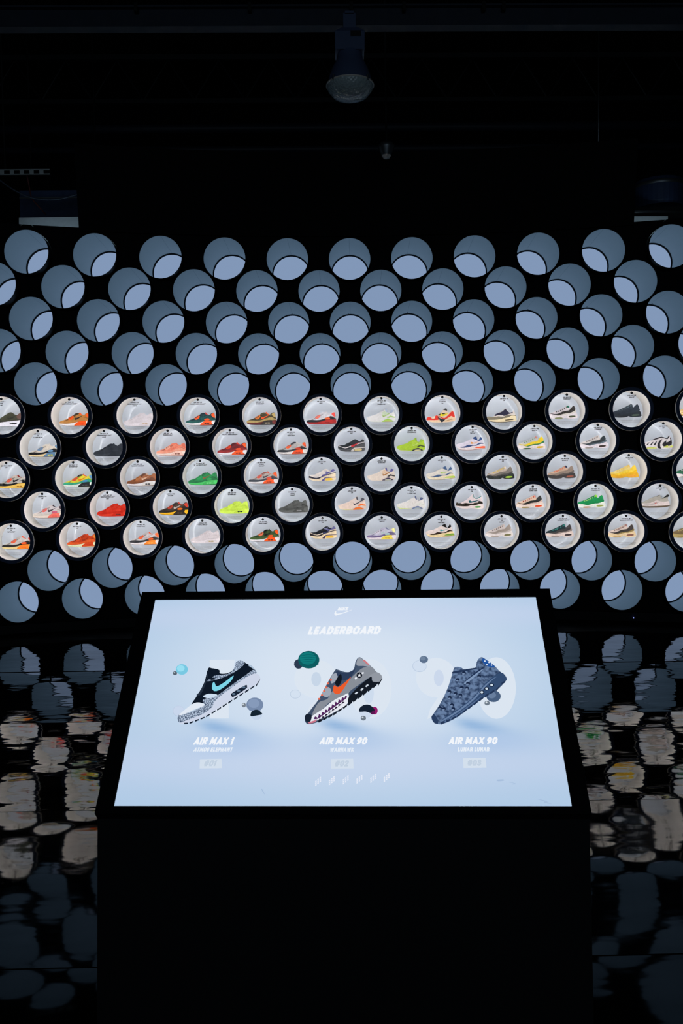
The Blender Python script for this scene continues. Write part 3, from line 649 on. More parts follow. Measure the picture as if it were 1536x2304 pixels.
 (10,5.5,'95',dict(b=(120,102,72),t=(120,102,72),d=(104,86,58),e=(150,130,80),s=(170,150,96),a=(110,90,60),p=(140,120,70),l=(200,180,120)),['AIR MAX 95','OG'],'brown and olive'),
]
UNIT = 0.178 / 750.0
K = {}
K['ring'] = mesh('ring', *lathe([(0.177, 0.011), (0.177, 0.003), (0.1795, 0.0), (0.2075, 0.0), (0.2098, 0.003), (0.2101, 0.02)]), [M['ring']], smooth=False)
K['rim_band'] = mesh('rim_band', *lathe([(0.2100, 0.020), (0.2104, 0.022), (0.2104, 0.028), (0.2040, 0.030)]), [M['band']], smooth=True)
K['housing'] = mesh('housing', *lathe([(0.2040, 0.030), (0.1985, 0.032), (0.1985, 0.34), (0.001, 0.345)]), [M['sleeve']], smooth=False)
K['inner_wall'] = mesh('inner_wall', *lathe([(0.1895, 0.011), (0.1895, 0.15), (0.1895, 0.30)]), [M['casewall']], smooth=True)
K['lip'] = mesh('lip', *lathe([(0.177, 0.011), (0.1895, 0.011)]), [M['ring']])
K['light_strip'] = mesh('light_strip', *lathe([(0.1800, 0.0125), (0.1885, 0.0125)]), [M['led']])
K['back_disc'] = mesh('back_disc', *disc(0.1895, 0.30), [M['disc']])
K['glass_pane'] = mesh('glass_pane', *disc(0.177, 0.006), [M['pane']])
def caption(seed):
    rnd = random.Random(seed); parts = []
    n = rnd.choice((4, 5, 5)); w = rnd.uniform(400, 440)
    for k in range(n):
        y = 1225 + 38 * k; hw = w if k == 0 else w * rnd.uniform(0.86, 0.97)
        if k == n - 1: hw = w * rnd.uniform(0.35, 0.6)
        hw = min(hw, math.sqrt(max(0, 690 ** 2 - (y - 768) ** 2)) - 30)
        x = -hw
        while x < hw - 12:
            l = min(rnd.uniform(18, 70), hw - x)
            q = [(x, y - 5), (x + l, y - 5), (x + l, y + 5), (x, y + 5)]
            parts.append(([(a * UNIT, 0.0046, (768 - b) * UNIT) for a, b in q], [(0, 1, 2, 3)])); x += l + 11
    return mesh('caption', *join(*parts), [M['caption']])
CAPTIONS = [caption(s) for s in range(6)]
circ = [(50 * math.cos(2 * math.pi * i / 20) * UNIT, 0.0046, (650 + 50 * math.sin(2 * math.pi * i / 20)) * UNIT) for i in range(20)]
sw = [(x * UNIT, 0.0042, (650 + y) * UNIT) for x, y in rounded([(-32, -6), (-26, 8), (-14, -2), (34, 14), (-8, -18), (-26, -18)])]
K['logo'] = mesh('logo', circ + sw, [tuple(range(20)), tuple(range(20, 20 + len(sw)))], [M['text'], M['textw']], [0, 1])
SHOE_DEPTH = 0.195
def ink(c): return tuple(v * 0.80 for v in s2l(c))
def sneaker_mesh(kind, inks):
    parts = SHOES[kind]
    xs = [p[0] for p in parts[0][1]]; cx = (min(xs) + max(xs)) / 2
    polys = []
    for k, (key, pts) in enumerate(parts):
        small = len(pts) <= 4
        q = rounded(pts, 3) if not small else rounded(pts, 2)
        y = SHOE_DEPTH - 0.0007 * (k + 1)
        polys.append(([((a - cx) * UNIT, y, (768 - b) * UNIT) for a, b in q], ink(inks[key] if key in inks else tuple(int(v * 0.6) for v in inks['b'])), 0))
        if k == 0:      # the board the print is cut from has a thickness
            n = len(q); side = ink(inks['b'])
            for i in range(n):
                (a, b), (c, d) = q[i], q[(i + 1) % n]
                polys.append(([((a - cx) * UNIT, y, (768 - b) * UNIT), ((a - cx) * UNIT, y + 0.008, (768 - b) * UNIT),
                               ((c - cx) * UNIT, y + 0.008, (768 - d) * UNIT), ((c - cx) * UNIT, y, (768 - d) * UNIT)], side, 0))
    return ink_mesh('sneaker_cutout', polys, [M['print']])
def title_mesh(lines):
    parts = []; h = 50 * UNIT
    for k, s in enumerate(lines):
        v, f = text_geo(s, 0.28, 0.26)
        base = (768 - (252 + 70 * k)) * UNIT
        w = max(p[0] for p in v) - min(p[0] for p in v)
        sx = min(1.0, 820 * UNIT / (w * h))
        parts.append(([(x * h * sx, 0.0046, base + y * h) for x, y in v], f))
    return mesh('title_text', *join(*parts), [M['text']])
LITROW = {6: 'top lit row', 7: 'second lit row', 8: 'middle lit row', 9: 'fourth lit row', 10: 'lowest lit row'}
PROT = 0.045
for n, (r, c, kind, inks, title, desc) in enumerate(CASES):
    u = c * DX; i = COLS[r].index(float(c))
    t = thing('display_case', 'round lit case with %s sneaker, %s, %s from left' % (desc, LITROW[r], ORD[i]), 'display case',
              wall_point(u, row_z(r), -PROT), facing(u), 'lit sneaker cases of the display wall')
    for p in ('ring', 'rim_band', 'housing', 'inner_wall', 'lip', 'light_strip'): obj(p, K[p], t)
    obj('back_disc', K['back_disc'], t)
    obj('sneaker_cutout', sneaker_mesh(kind, inks), t)
    g = obj('glass_pane', K['glass_pane'], t)
    obj('title_text', title_mesh(title), g); obj('caption', CAPTIONS[n % 6], g); obj('logo', K['logo'], g)

# ------------------------------------------------------------------ console with the tilted screen
SCREEN = {
 'S1': [
  ((219,229,241),'p',[(-402.8,455.8),(-326.5,456.4),(-328.3,402.4),(-335.6,372.4),(-324.5,259.6),(-379.7,259.4)]),
  ((188,203,226),'p',[(-455.2,283.1),(-455.1,279.3),(-455.9,275.7),(-457.5,272.5),(-459.8,269.8),(-462.8,267.8),(-466.3,266.6),(-470.1,266.2),(-474,266.7),(-477.8,267.9),(-481.4,270),(-484.5,272.7),(-487.1,275.9),(-488.9,279.5),(-489.9,283.3),(-490.1,287.1),(-489.3,290.7),(-487.8,294),(-485.4,296.7),(-482.4,298.7),(-478.9,299.9),(-475.1,300.3),(-471.2,299.9),(-467.3,298.6),(-463.7,296.5),(-460.5,293.8),(-458,290.5),(-456.2,286.9)]),
  ((200,214,236),'p',[(-456.1,283.7),(-456,280.2),(-456.7,276.9),(-458.2,273.9),(-460.4,271.5),(-463.1,269.7),(-466.3,268.6),(-469.9,268.2),(-473.5,268.6),(-477,269.8),(-480.3,271.6),(-483.3,274.1),(-485.6,277.1),(-487.3,280.4),(-488.2,283.9),(-488.4,287.4),(-487.7,290.7),(-486.2,293.6),(-484,296.1),(-481.3,298),(-478,299.1),(-474.5,299.5),(-470.8,299.1),(-467.2,297.9),(-463.9,296),(-461,293.5),(-458.6,290.5),(-457,287.1)]),
  ((88,100,112),'p',[(-495,409.7),(-494.9,408.2),(-495.2,406.8),(-495.8,405.6),(-496.7,404.5),(-497.8,403.7),(-499.2,403.2),(-500.6,403.1),(-502.1,403.3),(-503.6,403.8),(-504.9,404.6),(-506.1,405.6),(-507.1,406.9),(-507.8,408.3),(-508.2,409.8),(-508.3,411.3),(-508,412.7),(-507.4,414),(-506.5,415),(-505.4,415.8),(-504.1,416.3),(-502.6,416.5),(-501.1,416.3),(-499.6,415.8),(-498.3,415),(-497.1,413.9),(-496.1,412.6),(-495.4,411.2)]),
  ((170,182,192),'p',[(-501.1,411.6),(-501.1,411),(-501.2,410.5),(-501.4,410.1),(-501.7,409.7),(-502.1,409.4),(-502.6,409.2),(-503.1,409.2),(-503.6,409.2),(-504.2,409.4),(-504.7,409.7),(-505.1,410.1),(-505.4,410.6),(-505.7,411.1),(-505.8,411.6),(-505.9,412.2),(-505.8,412.7),(-505.6,413.1),(-505.2,413.5),(-504.8,413.8),(-504.4,414),(-503.8,414),(-503.3,414),(-502.8,413.8),(-502.3,413.5),(-501.8,413.1),(-501.5,412.6),(-501.2,412.1)]),
  ((120,200,226),'p',[(-464.6,422.3),(-464.5,418.2),(-465.2,414.3),(-466.9,410.9),(-469.3,408),(-472.4,405.9),(-476,404.6),(-479.9,404.1),(-484,404.6),(-488,406),(-491.7,408.2),(-495,411.1),(-497.6,414.6),(-499.6,418.5),(-500.6,422.6),(-500.8,426.7),(-500,430.6),(-498.4,434),(-496,436.9),(-492.9,439.1),(-489.2,440.5),(-485.3,440.9),(-481.2,440.4),(-477.2,439),(-473.4,436.8),(-470.1,433.8),(-467.5,430.3),(-465.6,426.4)]),
  ((152,222,242),'p',[(-474.9,426),(-474.9,423.6),(-475.4,421.3),(-476.5,419.2),(-478.1,417.5),(-480.1,416.2),(-482.4,415.4),(-485,415.1),(-487.6,415.4),(-490.2,416.2),(-492.6,417.6),(-494.7,419.3),(-496.4,421.4),(-497.6,423.8),(-498.3,426.2),(-498.3,428.7),(-497.8,431),(-496.7,433.1),(-495.1,434.9),(-493.1,436.2),(-490.8,437),(-488.2,437.2),(-485.6,436.9),(-483,436.1),(-480.6,434.7),(-478.4,433),(-476.8,430.9),(-475.6,428.5)]),
  ((120,130,142),'p',[(-279.1,301.8),(-279.1,300.1),(-279.4,298.6),(-280,297.2),(-280.9,296),(-281.9,295.1),(-283.2,294.6),(-284.5,294.4),(-285.9,294.6),(-287.3,295.2),(-288.5,296),(-289.6,297.2),(-290.5,298.6),(-291.1,300.2),(-291.4,301.9),(-291.4,303.5),(-291.1,305.1),(-290.5,306.5),(-289.7,307.7),(-288.6,308.6),(-287.3,309.1),(-286,309.3),(-284.6,309.1),(-283.2,308.6),(-282,307.7),(-280.9,306.5),(-280,305),(-279.4,303.5)]),
  ((205,215,222),'p',[(-285,304.1),(-285,303.6),(-285.1,303),(-285.3,302.5),(-285.6,302.1),(-286,301.8),(-286.5,301.6),(-287,301.6),(-287.5,301.6),(-288,301.8),(-288.5,302.1),(-288.9,302.6),(-289.2,303),(-289.5,303.6),(-289.6,304.2),(-289.6,304.7),(-289.5,305.3),(-289.2,305.8),(-288.9,306.2),(-288.5,306.5),(-288,306.7),(-287.5,306.7),(-287,306.7),(-286.5,306.5),(-286,306.2),(-285.6,305.8),(-285.3,305.3),(-285.1,304.7)]),
  ((196,212,234),'p',[(-229.6,269.6),(-229.7,266),(-230.6,262.5),(-232.3,259.4),(-234.7,256.9),(-237.6,255),(-240.9,253.8),(-244.5,253.4),(-248.1,253.9),(-251.6,255.1),(-254.9,257),(-257.7,259.6),(-259.9,262.7),(-261.4,266.2),(-262.1,269.8),(-262,273.5),(-261.1,276.9),(-259.5,280),(-257.1,282.6),(-254.2,284.6),(-250.9,285.8),(-247.3,286.1),(-243.6,285.7),(-240.1,284.5),(-236.8,282.5),(-234,279.9),(-231.8,276.7),(-230.3,273.2)]),
  ((118,138,170),'p',[(-228.7,302),(-228.9,296.8),(-230.3,291.8),(-232.8,287.4),(-236.4,283.8),(-240.8,281),(-245.8,279.3),(-251.2,278.8),(-256.7,279.4),(-262,281.2),(-266.9,284),(-271.1,287.7),(-274.5,292.2),(-276.8,297.1),(-277.9,302.4),(-277.7,307.6),(-276.4,312.6),(-273.9,317.1),(-270.3,320.8),(-265.9,323.6),(-260.8,325.3),(-255.3,325.9),(-249.8,325.2),(-244.4,323.4),(-239.5,320.6),(-235.3,316.8),(-231.9,312.3),(-229.7,307.3)]),
  ((134,154,186),'p',[(-240.3,306.7),(-240.5,303.4),(-241.4,300.2),(-243.1,297.4),(-245.5,295.1),(-248.5,293.3),(-251.8,292.2),(-255.4,291.9),(-259.1,292.3),(-262.7,293.4),(-265.9,295.2),(-268.7,297.6),(-270.9,300.4),(-272.5,303.6),(-273.2,306.9),(-273.1,310.3),(-272.1,313.4),(-270.5,316.3),(-268.1,318.6),(-265.1,320.4),(-261.7,321.5),(-258.1,321.8),(-254.4,321.4),(-250.8,320.3),(-247.5,318.5),(-244.7,316.1),(-242.5,313.2),(-241,310)]),
  ((18,34,48),'s',[(-261.7,265.3),(-261.8,277.5),(-254.8,284.5),(-244.7,286.1),(-234,279.2),(-230,271.6),(-245.7,267.5)]),
  ((14,24,38),'s',[(-437.8,302.9),(-420.6,343.4),(-409.4,377.4),(-403.4,424.3),(-391.7,425.4),(-369.8,419.4),(-365.7,407.2),(-342.2,408.6),(-325.3,423.7),(-321.7,445.2),(-306.9,451.9),(-292.8,443.4),(-275.8,432.5),(-262.7,418.6),(-260.2,404.9),(-306.9,372.2),(-354.8,334.2),(-378.9,319.8),(-403.2,308.4),(-422.7,301.4)]),
  ((34,46,62),'s',[(-427.2,334.7),(-414.6,337.5),(-402.5,384.9),(-401.7,421.2),(-406.8,377.4),(-420.6,343.4)]),
  ('ELE','s',[(-402,381.3),(-387.8,393.2),(-378.2,401.2),(-341.8,405.5),(-325.3,423.7),(-321.3,446.4),(-306.9,451.9),(-295.7,441.3),(-311.8,421.1),(-336.3,403),(-361.2,390.6),(-386.5,382.9)]),
  ((14,24,38),'p',[(-378.4,389.2),(-378.5,388.2),(-379,387.4),(-380,386.6),(-381.3,385.9),(-382.9,385.4),(-384.8,385.1),(-386.8,385),(-388.8,385.2),(-390.7,385.5),(-392.4,386),(-393.9,386.7),(-395.1,387.5),(-395.9,388.4),(-396.2,389.3),(-396.1,390.3),(-395.5,391.1),(-394.6,391.9),(-393.2,392.6),(-391.6,393.1),(-389.8,393.4),(-387.8,393.5),(-385.8,393.3),(-383.9,393),(-382.1,392.5),(-380.6,391.8),(-379.5,391),(-378.7,390.1)]),
  ('ELE','s',[(-471.1,256.4),(-468.3,271.3),(-442.4,277.3),(-402.1,299.8),(-406.8,317.1),(-389.9,325.7),(-367.4,331.4),(-332.1,363.4),(-283.9,405.1),(-265.4,419.5),(-257.1,406.4),(-282.9,394.5),(-331,354),(-367.9,318.3),(-379,289.6),(-403.3,270),(-445.9,247.9),(-463.2,245.2)]),
  ((225,233,244),'s',[(-468.8,269.9),(-438.3,302.4),(-421.3,310),(-405,307),(-400,299.8),(-426.1,288),(-449.7,274.5)]),
  ((205,222,240),'s',[(-407.2,330.2),(-391.4,338.3),(-370.6,336.6),(-366.2,332.2),(-389.6,323.7)]),
  ((124,212,232),'s',[(-383.1,354.4),(-384.2,372.2),(-379.3,377.2),(-370.6,363.1),(-349.2,377),(-324.9,399.3),(-332.1,378.3),(-357,353.6),(-373.9,347.2)]),
  ((172,192,214),'s',[(-283.9,434.1),(-276.1,435.6),(-262,419.5),(-269.7,423.3)]),
  ((205,213,232),'s',[(-462.5,244.4),(-403.4,270.8),(-378.1,292.5),(-367.8,318),(-331,353.4),(-283,395.4),(-257,405.5),(-243.9,389.7),(-251.5,371.2),(-302.9,332.6),(-350.4,296),(-392.5,265.1),(-435.4,245),(-455.1,241.5)]),
  ((22,34,52),'s',[(-325,333.4),(-321.9,341.3),(-286.7,366.1),(-280.8,361.3),(-284.3,353.6),(-315.5,328.9),(-322.7,329)]),
  ((96,118,142),'p',[(-312.4,336.8),(-313.2,334.9),(-315.7,333.8),(-318.9,333.8),(-321.6,335),(-322.7,336.9),(-322,338.8),(-319.5,339.9),(-316.3,339.9),(-313.6,338.7)]),
  ((96,118,142),'p',[(-299.2,347),(-300,345.1),(-302.5,343.9),(-305.7,343.9),(-308.4,345.1),(-309.6,347),(-308.8,348.9),(-306.3,350.1),(-303.1,350.1),(-300.4,348.9)]),
  ((96,118,142),'p',[(-285.3,358.7),(-286.1,356.8),(-288.6,355.6),(-291.8,355.6),(-294.5,356.8),(-295.7,358.7),(-294.9,360.6),(-292.4,361.8),(-289.1,361.8),(-286.4,360.6)]),
  ((16,28,44),'p',[(-451.4,244.2),(-439.4,245),(-439.3,240.6),(-449.8,239.7)]),
  ((16,28,44),'p',[(-435.6,245.2),(-424.2,250.2),(-424.1,245.7),(-434,240.7)]),
  ((16,28,44),'p',[(-420.6,251.7),(-409.1,256.7),(-409.1,252.2),(-419,247.2)]),
  ((16,28,44),'p',[(-405.5,258.3),(-394,263.3),(-394,258.8),(-403.9,253.8)]),
  ((16,28,44),'p',[(-390.5,265.4),(-379.3,273.4),(-379.2,268.9),(-388.9,260.9)]),
  ((16,28,44),'p',[(-375.7,275.9),(-364.5,284),(-364.5,279.5),(-374.2,271.4)]),
  ((16,28,44),'p',[(-360.9,286.5),(-349.6,294.8),(-349.6,290.2),(-359.4,281.9)]),
  ((16,28,44),'p',[(-346.1,297.5),(-334.8,306.2),(-334.8,301.6),(-344.5,292.9)]),
  ((16,28,44),'p',[(-331.2,309),(-319.8,317.7),(-319.8,313.1),(-329.7,304.3)]),
  ((16,28,44),'p',[(-316.2,320.5),(-304.7,329.4),(-304.8,324.7),(-314.7,315.9)]),
  ((16,28,44),'p',[(-301.1,332.1),(-289.6,341),(-289.7,336.3),(-299.6,327.5)]),
  ((16,28,44),'p',[(-286,343.8),(-274.3,352.7),(-274.4,348),(-284.5,339.1)]),
  ((16,28,44),'p',[(-270.7,355.5),(-259,364.5),(-259.1,359.8),(-269.2,350.8)]),
  ((16,28,44),'p',[(-255.1,364.7),(-244.3,385.8),(-244.5,381),(-253.6,360)]),
 ],
 'S2': [
  ((219,229,241),'p',[(-15.2,388),(-16.5,373.6),(-20.9,360.2),(-28.2,348.2),(-38,338.3),(-49.7,330.9),(-62.9,326.3),(-76.9,324.9),(-91,326.5),(-104.6,331.3),(-116.9,338.9),(-127.5,348.9),(-135.7,361),(-141.2,374.6),(-143.6,388.9),(-142.8,403.4),(-138.8,417.1),(-131.7,429.6),(-122,440),(-110,447.8),(-96.4,452.7),(-82,454.2),(-67.4,452.4),(-53.4,447.4),(-40.8,439.4),(-30.3,428.8),(-22.2,416.3),(-17.2,402.4)]),
  ((219,229,241),'p',[(-64.9,335),(-19.3,370),(-62.7,274.6),(-107.8,260.9),(-94.2,297.6)]),
  ((199,214,232),'p',[(-64.1,386.8),(-64.3,381.5),(-65.2,376.4),(-66.8,371.9),(-68.9,368.2),(-71.5,365.3),(-74.5,363.6),(-77.6,363),(-80.8,363.7),(-83.9,365.4),(-86.8,368.3),(-89.2,372.1),(-91.1,376.6),(-92.4,381.7),(-93,387),(-92.8,392.4),(-92,397.5),(-90.4,402.1),(-88.3,405.9),(-85.7,408.8),(-82.7,410.5),(-79.5,411.1),(-76.2,410.5),(-73.1,408.7),(-70.3,405.7),(-67.8,401.9),(-65.9,397.3),(-64.7,392.2)]),
  ((219,229,241),'p',[(142.7,354),(141.4,337.2),(138.4,321),(133.6,306),(127.3,292.6),(119.6,281),(110.9,271.8),(101.3,265),(91.1,260.9),(80.7,259.5),(70.2,261),(60.1,265.3),(50.5,272.2),(41.8,281.6),(34.3,293.2),(28,306.8),(23.4,321.9),(20.4,338.1),(19.2,354.9),(20,371.9),(22.6,388.5),(27,404.2),(33.1,418.5),(40.8,430.9),(49.7,441),(59.7,448.5),(70.3,453),(81.3,454.5),(92.3,452.9),(103,448.1),(112.9,440.5),(121.7,430.3),(129.3,417.8),(135.3,403.4),(139.6,387.6),(142.1,371)]),
  ((206,220,238),'p',[(90.8,339.7),(90.3,331.9),(89.2,324.5),(87.4,317.9),(85,312.5),(82.2,308.4),(79,305.8),(75.7,305),(72.4,305.9),(69.3,308.5),(66.4,312.6),(64.1,318.1),(62.3,324.7),(61.2,332.1),(60.8,339.9),(61.1,347.8),(62.2,355.2),(64,361.9),(66.4,367.6),(69.3,371.8),(72.5,374.4),(75.8,375.3),(79.2,374.4),(82.4,371.7),(85.2,367.4),(87.6,361.8),(89.4,355),(90.4,347.5)]),
  ((190,206,226),'p',[(-122.3,336.9),(-122.5,333.6),(-123.5,330.5),(-125.2,327.8),(-127.6,325.5),(-130.4,323.8),(-133.6,322.8),(-137,322.4),(-140.5,322.8),(-143.8,323.9),(-146.8,325.7),(-149.4,328),(-151.4,330.7),(-152.8,333.8),(-153.3,337.1),(-153.1,340.4),(-152.2,343.4),(-150.5,346.2),(-148.2,348.5),(-145.3,350.3),(-142.1,351.3),(-138.6,351.7),(-135.2,351.3),(-131.8,350.2),(-128.8,348.4),(-126.2,346),(-124.2,343.2),(-122.9,340.1)]),
  ((212,225,241),'p',[(-123.6,337.2),(-123.8,334.3),(-124.7,331.6),(-126.3,329.2),(-128.4,327.2),(-130.9,325.7),(-133.8,324.7),(-136.9,324.4),(-140,324.8),(-143,325.8),(-145.7,327.3),(-148,329.3),(-149.8,331.8),(-151,334.5),(-151.6,337.4),(-151.4,340.2),(-150.5,343),(-149,345.4),(-146.9,347.4),(-144.3,349),(-141.4,349.9),(-138.3,350.2),(-135.2,349.8),(-132.2,348.9),(-129.4,347.3),(-127.1,345.2),(-125.3,342.8),(-124.1,340)]),
  ((44,58,80),'p',[(-120.1,439),(-120.3,435.3),(-121.1,431.8),(-122.5,428.7),(-124.5,426.1),(-126.9,424.1),(-129.6,422.9),(-132.5,422.5),(-135.5,422.9),(-138.4,424.2),(-141,426.2),(-143.2,428.8),(-145,432),(-146.2,435.5),(-146.7,439.2),(-146.6,442.9),(-145.8,446.5),(-144.4,449.6),(-142.4,452.3),(-140,454.2),(-137.2,455.5),(-134.3,455.9),(-131.3,455.4),(-128.4,454.2),(-125.8,452.1),(-123.6,449.5),(-121.8,446.3),(-120.7,442.7)]),
  ((12,92,96),'p',[(-71.3,453.5),(-71.8,446.7),(-74,440.2),(-77.5,434.5),(-82.4,429.7),(-88.3,426.1),(-94.9,423.9),(-101.9,423.2),(-109,424),(-115.8,426.3),(-122,430),(-127.3,434.8),(-131.4,440.7),(-134.1,447.2),(-135.3,454),(-134.8,460.9),(-132.8,467.4),(-129.3,473.3),(-124.4,478.2),(-118.5,481.8),(-111.8,484.1),(-104.7,484.8),(-97.5,484),(-90.5,481.6),(-84.3,477.8),(-79,472.9),(-75,467),(-72.3,460.4)]),
  ((16,122,122),'p',[(-82.1,458.3),(-82.6,453.4),(-84.2,448.8),(-86.9,444.7),(-90.7,441.3),(-95.2,438.8),(-100.3,437.2),(-105.7,436.7),(-111.2,437.3),(-116.4,439),(-121.2,441.6),(-125.2,445),(-128.3,449.2),(-130.4,453.8),(-131.2,458.7),(-130.9,463.5),(-129.3,468.1),(-126.6,472.3),(-122.8,475.7),(-118.3,478.3),(-113.2,479.9),(-107.7,480.4),(-102.2,479.8),(-96.9,478.2),(-92.1,475.5),(-88,472),(-84.9,467.8),(-82.9,463.1)]),
  ((8,84,90),'s',[(-131.2,468),(-104.6,471.6),(-76.3,467.6),(-76.3,466.3),(-104.5,470.3),(-131.1,466.8)]),
  ((8,84,90),'s',[(-130.8,460.2),(-104.3,463.8),(-76.1,459.8),(-76,458.5),(-104.2,462.5),(-130.7,459)]),
  ((8,84,90),'s',[(-130.4,452.4),(-103.9,455.9),(-75.8,452),(-75.7,450.7),(-103.8,454.7),(-130.3,451.2)]),
  ((8,84,90),'s',[(-130,444.7),(-103.6,448.2),(-75.5,444.2),(-75.4,443),(-103.5,446.9),(-129.9,443.4)]),
  ((8,84,90),'s',[(-129.6,436.9),(-103.2,440.4),(-75.2,436.5),(-75.1,435.3),(-103.2,439.2),(-129.5,435.7)]),
  ((150,30,110),'p',[(101.3,282),(101.1,279.2),(100.4,276.6),(99.3,274.2),(97.8,272.2),(96.1,270.8),(94.1,269.9),(92.1,269.6),(90.1,269.9),(88.1,270.8),(86.4,272.3),(85,274.3),(83.9,276.7),(83.2,279.3),(83,282.1),(83.3,284.9),(84,287.5),(85.1,289.9),(86.5,291.9),(88.3,293.3),(90.2,294.3),(92.3,294.6),(94.3,294.2),(96.2,293.3),(98,291.8),(99.4,289.8),(100.5,287.4),(101.1,284.7)]),
  ((205,218,236),'p',[(90.6,279.2),(90.1,274.7),(88.5,270.4),(85.9,266.6),(82.5,263.4),(78.5,261),(74,259.5),(69.3,259.1),(64.6,259.6),(60.1,261.1),(56,263.6),(52.6,266.8),(50.1,270.7),(48.5,275),(47.9,279.5),(48.4,284),(50,288.4),(52.5,292.2),(55.9,295.5),(60,297.9),(64.5,299.4),(69.3,299.9),(74.1,299.3),(78.6,297.8),(82.7,295.3),(86,292),(88.6,288.1),(90.1,283.8)]),
  ((20,32,48),'s',[(47.7,278.9),(51.4,292.3),(64.2,300.5),(78.2,299.8),(90.9,287.7),(92.6,273.5),(80.7,273.6),(66.7,278.8)]),
  ((90,20,80),'s',[(80.7,273.6),(89.6,282),(93.4,276.3),(88.3,269.3)]),
  ((110,122,134),'p',[(67.8,257.7),(67.6,256.1),(67,254.5),(66.1,253.1),(64.9,252),(63.5,251.2),(61.9,250.6),(60.2,250.5),(58.5,250.7),(56.9,251.2),(55.5,252.1),(54.3,253.2),(53.4,254.6),(52.8,256.2),(52.6,257.8),(52.8,259.4),(53.3,260.9),(54.2,262.3),(55.4,263.5),(56.9,264.3),(58.5,264.8),(60.2,265),(61.9,264.8),(63.5,264.3),(64.9,263.4),(66.1,262.2),(67,260.8),(67.6,259.3)]),
  ((205,214,222),'p',[(60.7,259.7),(60.6,259.1),(60.4,258.6),(60.1,258.1),(59.7,257.7),(59.3,257.4),(58.7,257.2),(58.2,257.2),(57.6,257.2),(57.1,257.4),(56.6,257.7),(56.2,258.1),(55.9,258.6),(55.7,259.2),(55.6,259.7),(55.7,260.3),(55.9,260.8),(56.2,261.3),(56.6,261.7),(57.1,262),(57.6,262.2),(58.2,262.2),(58.7,262.2),(59.2,262),(59.7,261.7),(60.1,261.3),(60.4,260.8),(60.6,260.2)]),
  ((66,82,106),'s',[(-106.4,258.6),(-100.6,269.2),(-86.3,291.8),(-69.4,317.6),(-57.5,343.7),(-40.5,382.1),(-23.5,415.9),(-15.1,417.6),(3.5,410.2),(21.9,410.3),(32.4,420.9),(37.5,445.5),(45.4,459.1),(56,457.2),(82.6,429.8),(100.9,407.6),(115.7,390),(108.4,374.4),(59,333.5),(18.1,302),(-27,268.7),(-66.8,246.6),(-94.2,239.6),(-104.6,246.3)]),
  ((136,142,152),'s',[(-69,307.5),(-43.8,319.7),(-29,345.9),(6.8,369.2),(32.6,399),(58.8,423.2),(85.2,426.7),(100.9,405.2),(113.8,390),(85.1,393.2),(58.9,375.4),(22.7,346.1),(13.1,333.8),(-33.3,311.5),(-58.1,285.9),(-81.3,262.9),(-85.5,272)]),
  ((150,156,168),'s',[(43.3,454.2),(53.9,456.6),(83.1,429.1),(60.1,429.9),(40.7,432.5)]),
  ((206,120,128),'s',[(58.7,450),(65.4,450),(78.6,434.4),(72,435.4)]),
  ((158,166,180),'s',[(-60.9,337.3),(-45,358.4),(-33.8,349.4),(-36.4,331.9),(-48.6,325.5)]),
  ((158,166,180),'s',[(-31.5,399.5),(-14.8,406.1),(-8.9,399.4),(-24.1,375.4),(-35,372.5)]),
  ((44,60,88),'s',[(-20.2,412.2),(6.2,405.3),(32.4,417.3),(40.7,433.1),(24.8,393.7),(-5.1,380.4)]),
  ((18,24,34),'s',[(-22.5,374.5),(-6.9,403),(-3.3,381.3),(-13.3,359.9)]),
  ((234,92,44),'s',[(-27.8,345.8),(-24.9,364.7),(-13.3,358.1),(6.7,374.3),(23.5,391.3),(7.5,360.3),(-7.6,337.5),(-20.5,335.2)]),
  ((228,104,78),'p',[(-31.6,382.1),(-32.2,380.1),(-34,379),(-36.3,379),(-38.1,380.2),(-38.9,382.1),(-38.2,384.1),(-36.4,385.2),(-34.2,385.2),(-32.3,384)]),
  ((228,104,78),'p',[(-39.6,370.2),(-40.2,368.3),(-42,367.1),(-44.3,367.1),(-46.1,368.3),(-46.9,370.2),(-46.2,372.2),(-44.5,373.3),(-42.2,373.3),(-40.3,372.1)]),
  ((228,104,78),'p',[(-43.9,356.9),(-44.5,355),(-46.3,353.8),(-48.5,353.8),(-50.4,355),(-51.1,356.9),(-50.5,358.8),(-48.7,360),(-46.5,360),(-44.6,358.8)]),
  ((228,104,78),'p',[(-50,345.1),(-50.6,343.2),(-52.4,342.1),(-54.6,342.1),(-56.5,343.3),(-57.2,345.2),(-56.6,347.1),(-54.8,348.2),(-52.6,348.2),(-50.7,347)]),
  ((228,104,78),'p',[(-56,331.4),(-56.6,329.5),(-58.4,328.4),(-60.6,328.4),(-62.5,329.6),(-63.2,331.5),(-62.6,333.4),(-60.8,334.5),(-58.6,334.5),(-56.8,333.3)]),
  ((228,104,78),'p',[(-63.8,319),(-64.4,317.1),(-66.2,316),(-68.4,316),(-70.3,317.2),(-71,319),(-70.4,320.9),(-68.6,322.1),(-66.4,322),(-64.6,320.9)]),
  ((232,236,244),'s',[(-90.4,257.4),(-82.7,266.3),(-55.5,286.5),(-28.2,312.1),(4.9,331.6),(17.2,334.4),(13.5,302),(-27.1,273),(-62,254.4),(-92.8,242.1)]),
  ((82,36,92),'s',[(-80.2,254.5),(-75,264),(-50.3,281.3),(-17.9,312),(7.5,327.8),(11.2,321),(-17.5,296.5),(-49.9,270.3),(-67.1,256.1)]),
  ((236,240,246),'p',[(-76.2,262.9),(-66.9,269.6),(-69,257.8)]),
  ((40,26,52),'p',[(-68,246.1),(-58.7,253.2),(-65.3,255.5)]),
  ((236,240,246),'p',[(-67,270.5),(-57.6,277.2),(-59.8,265.4)]),
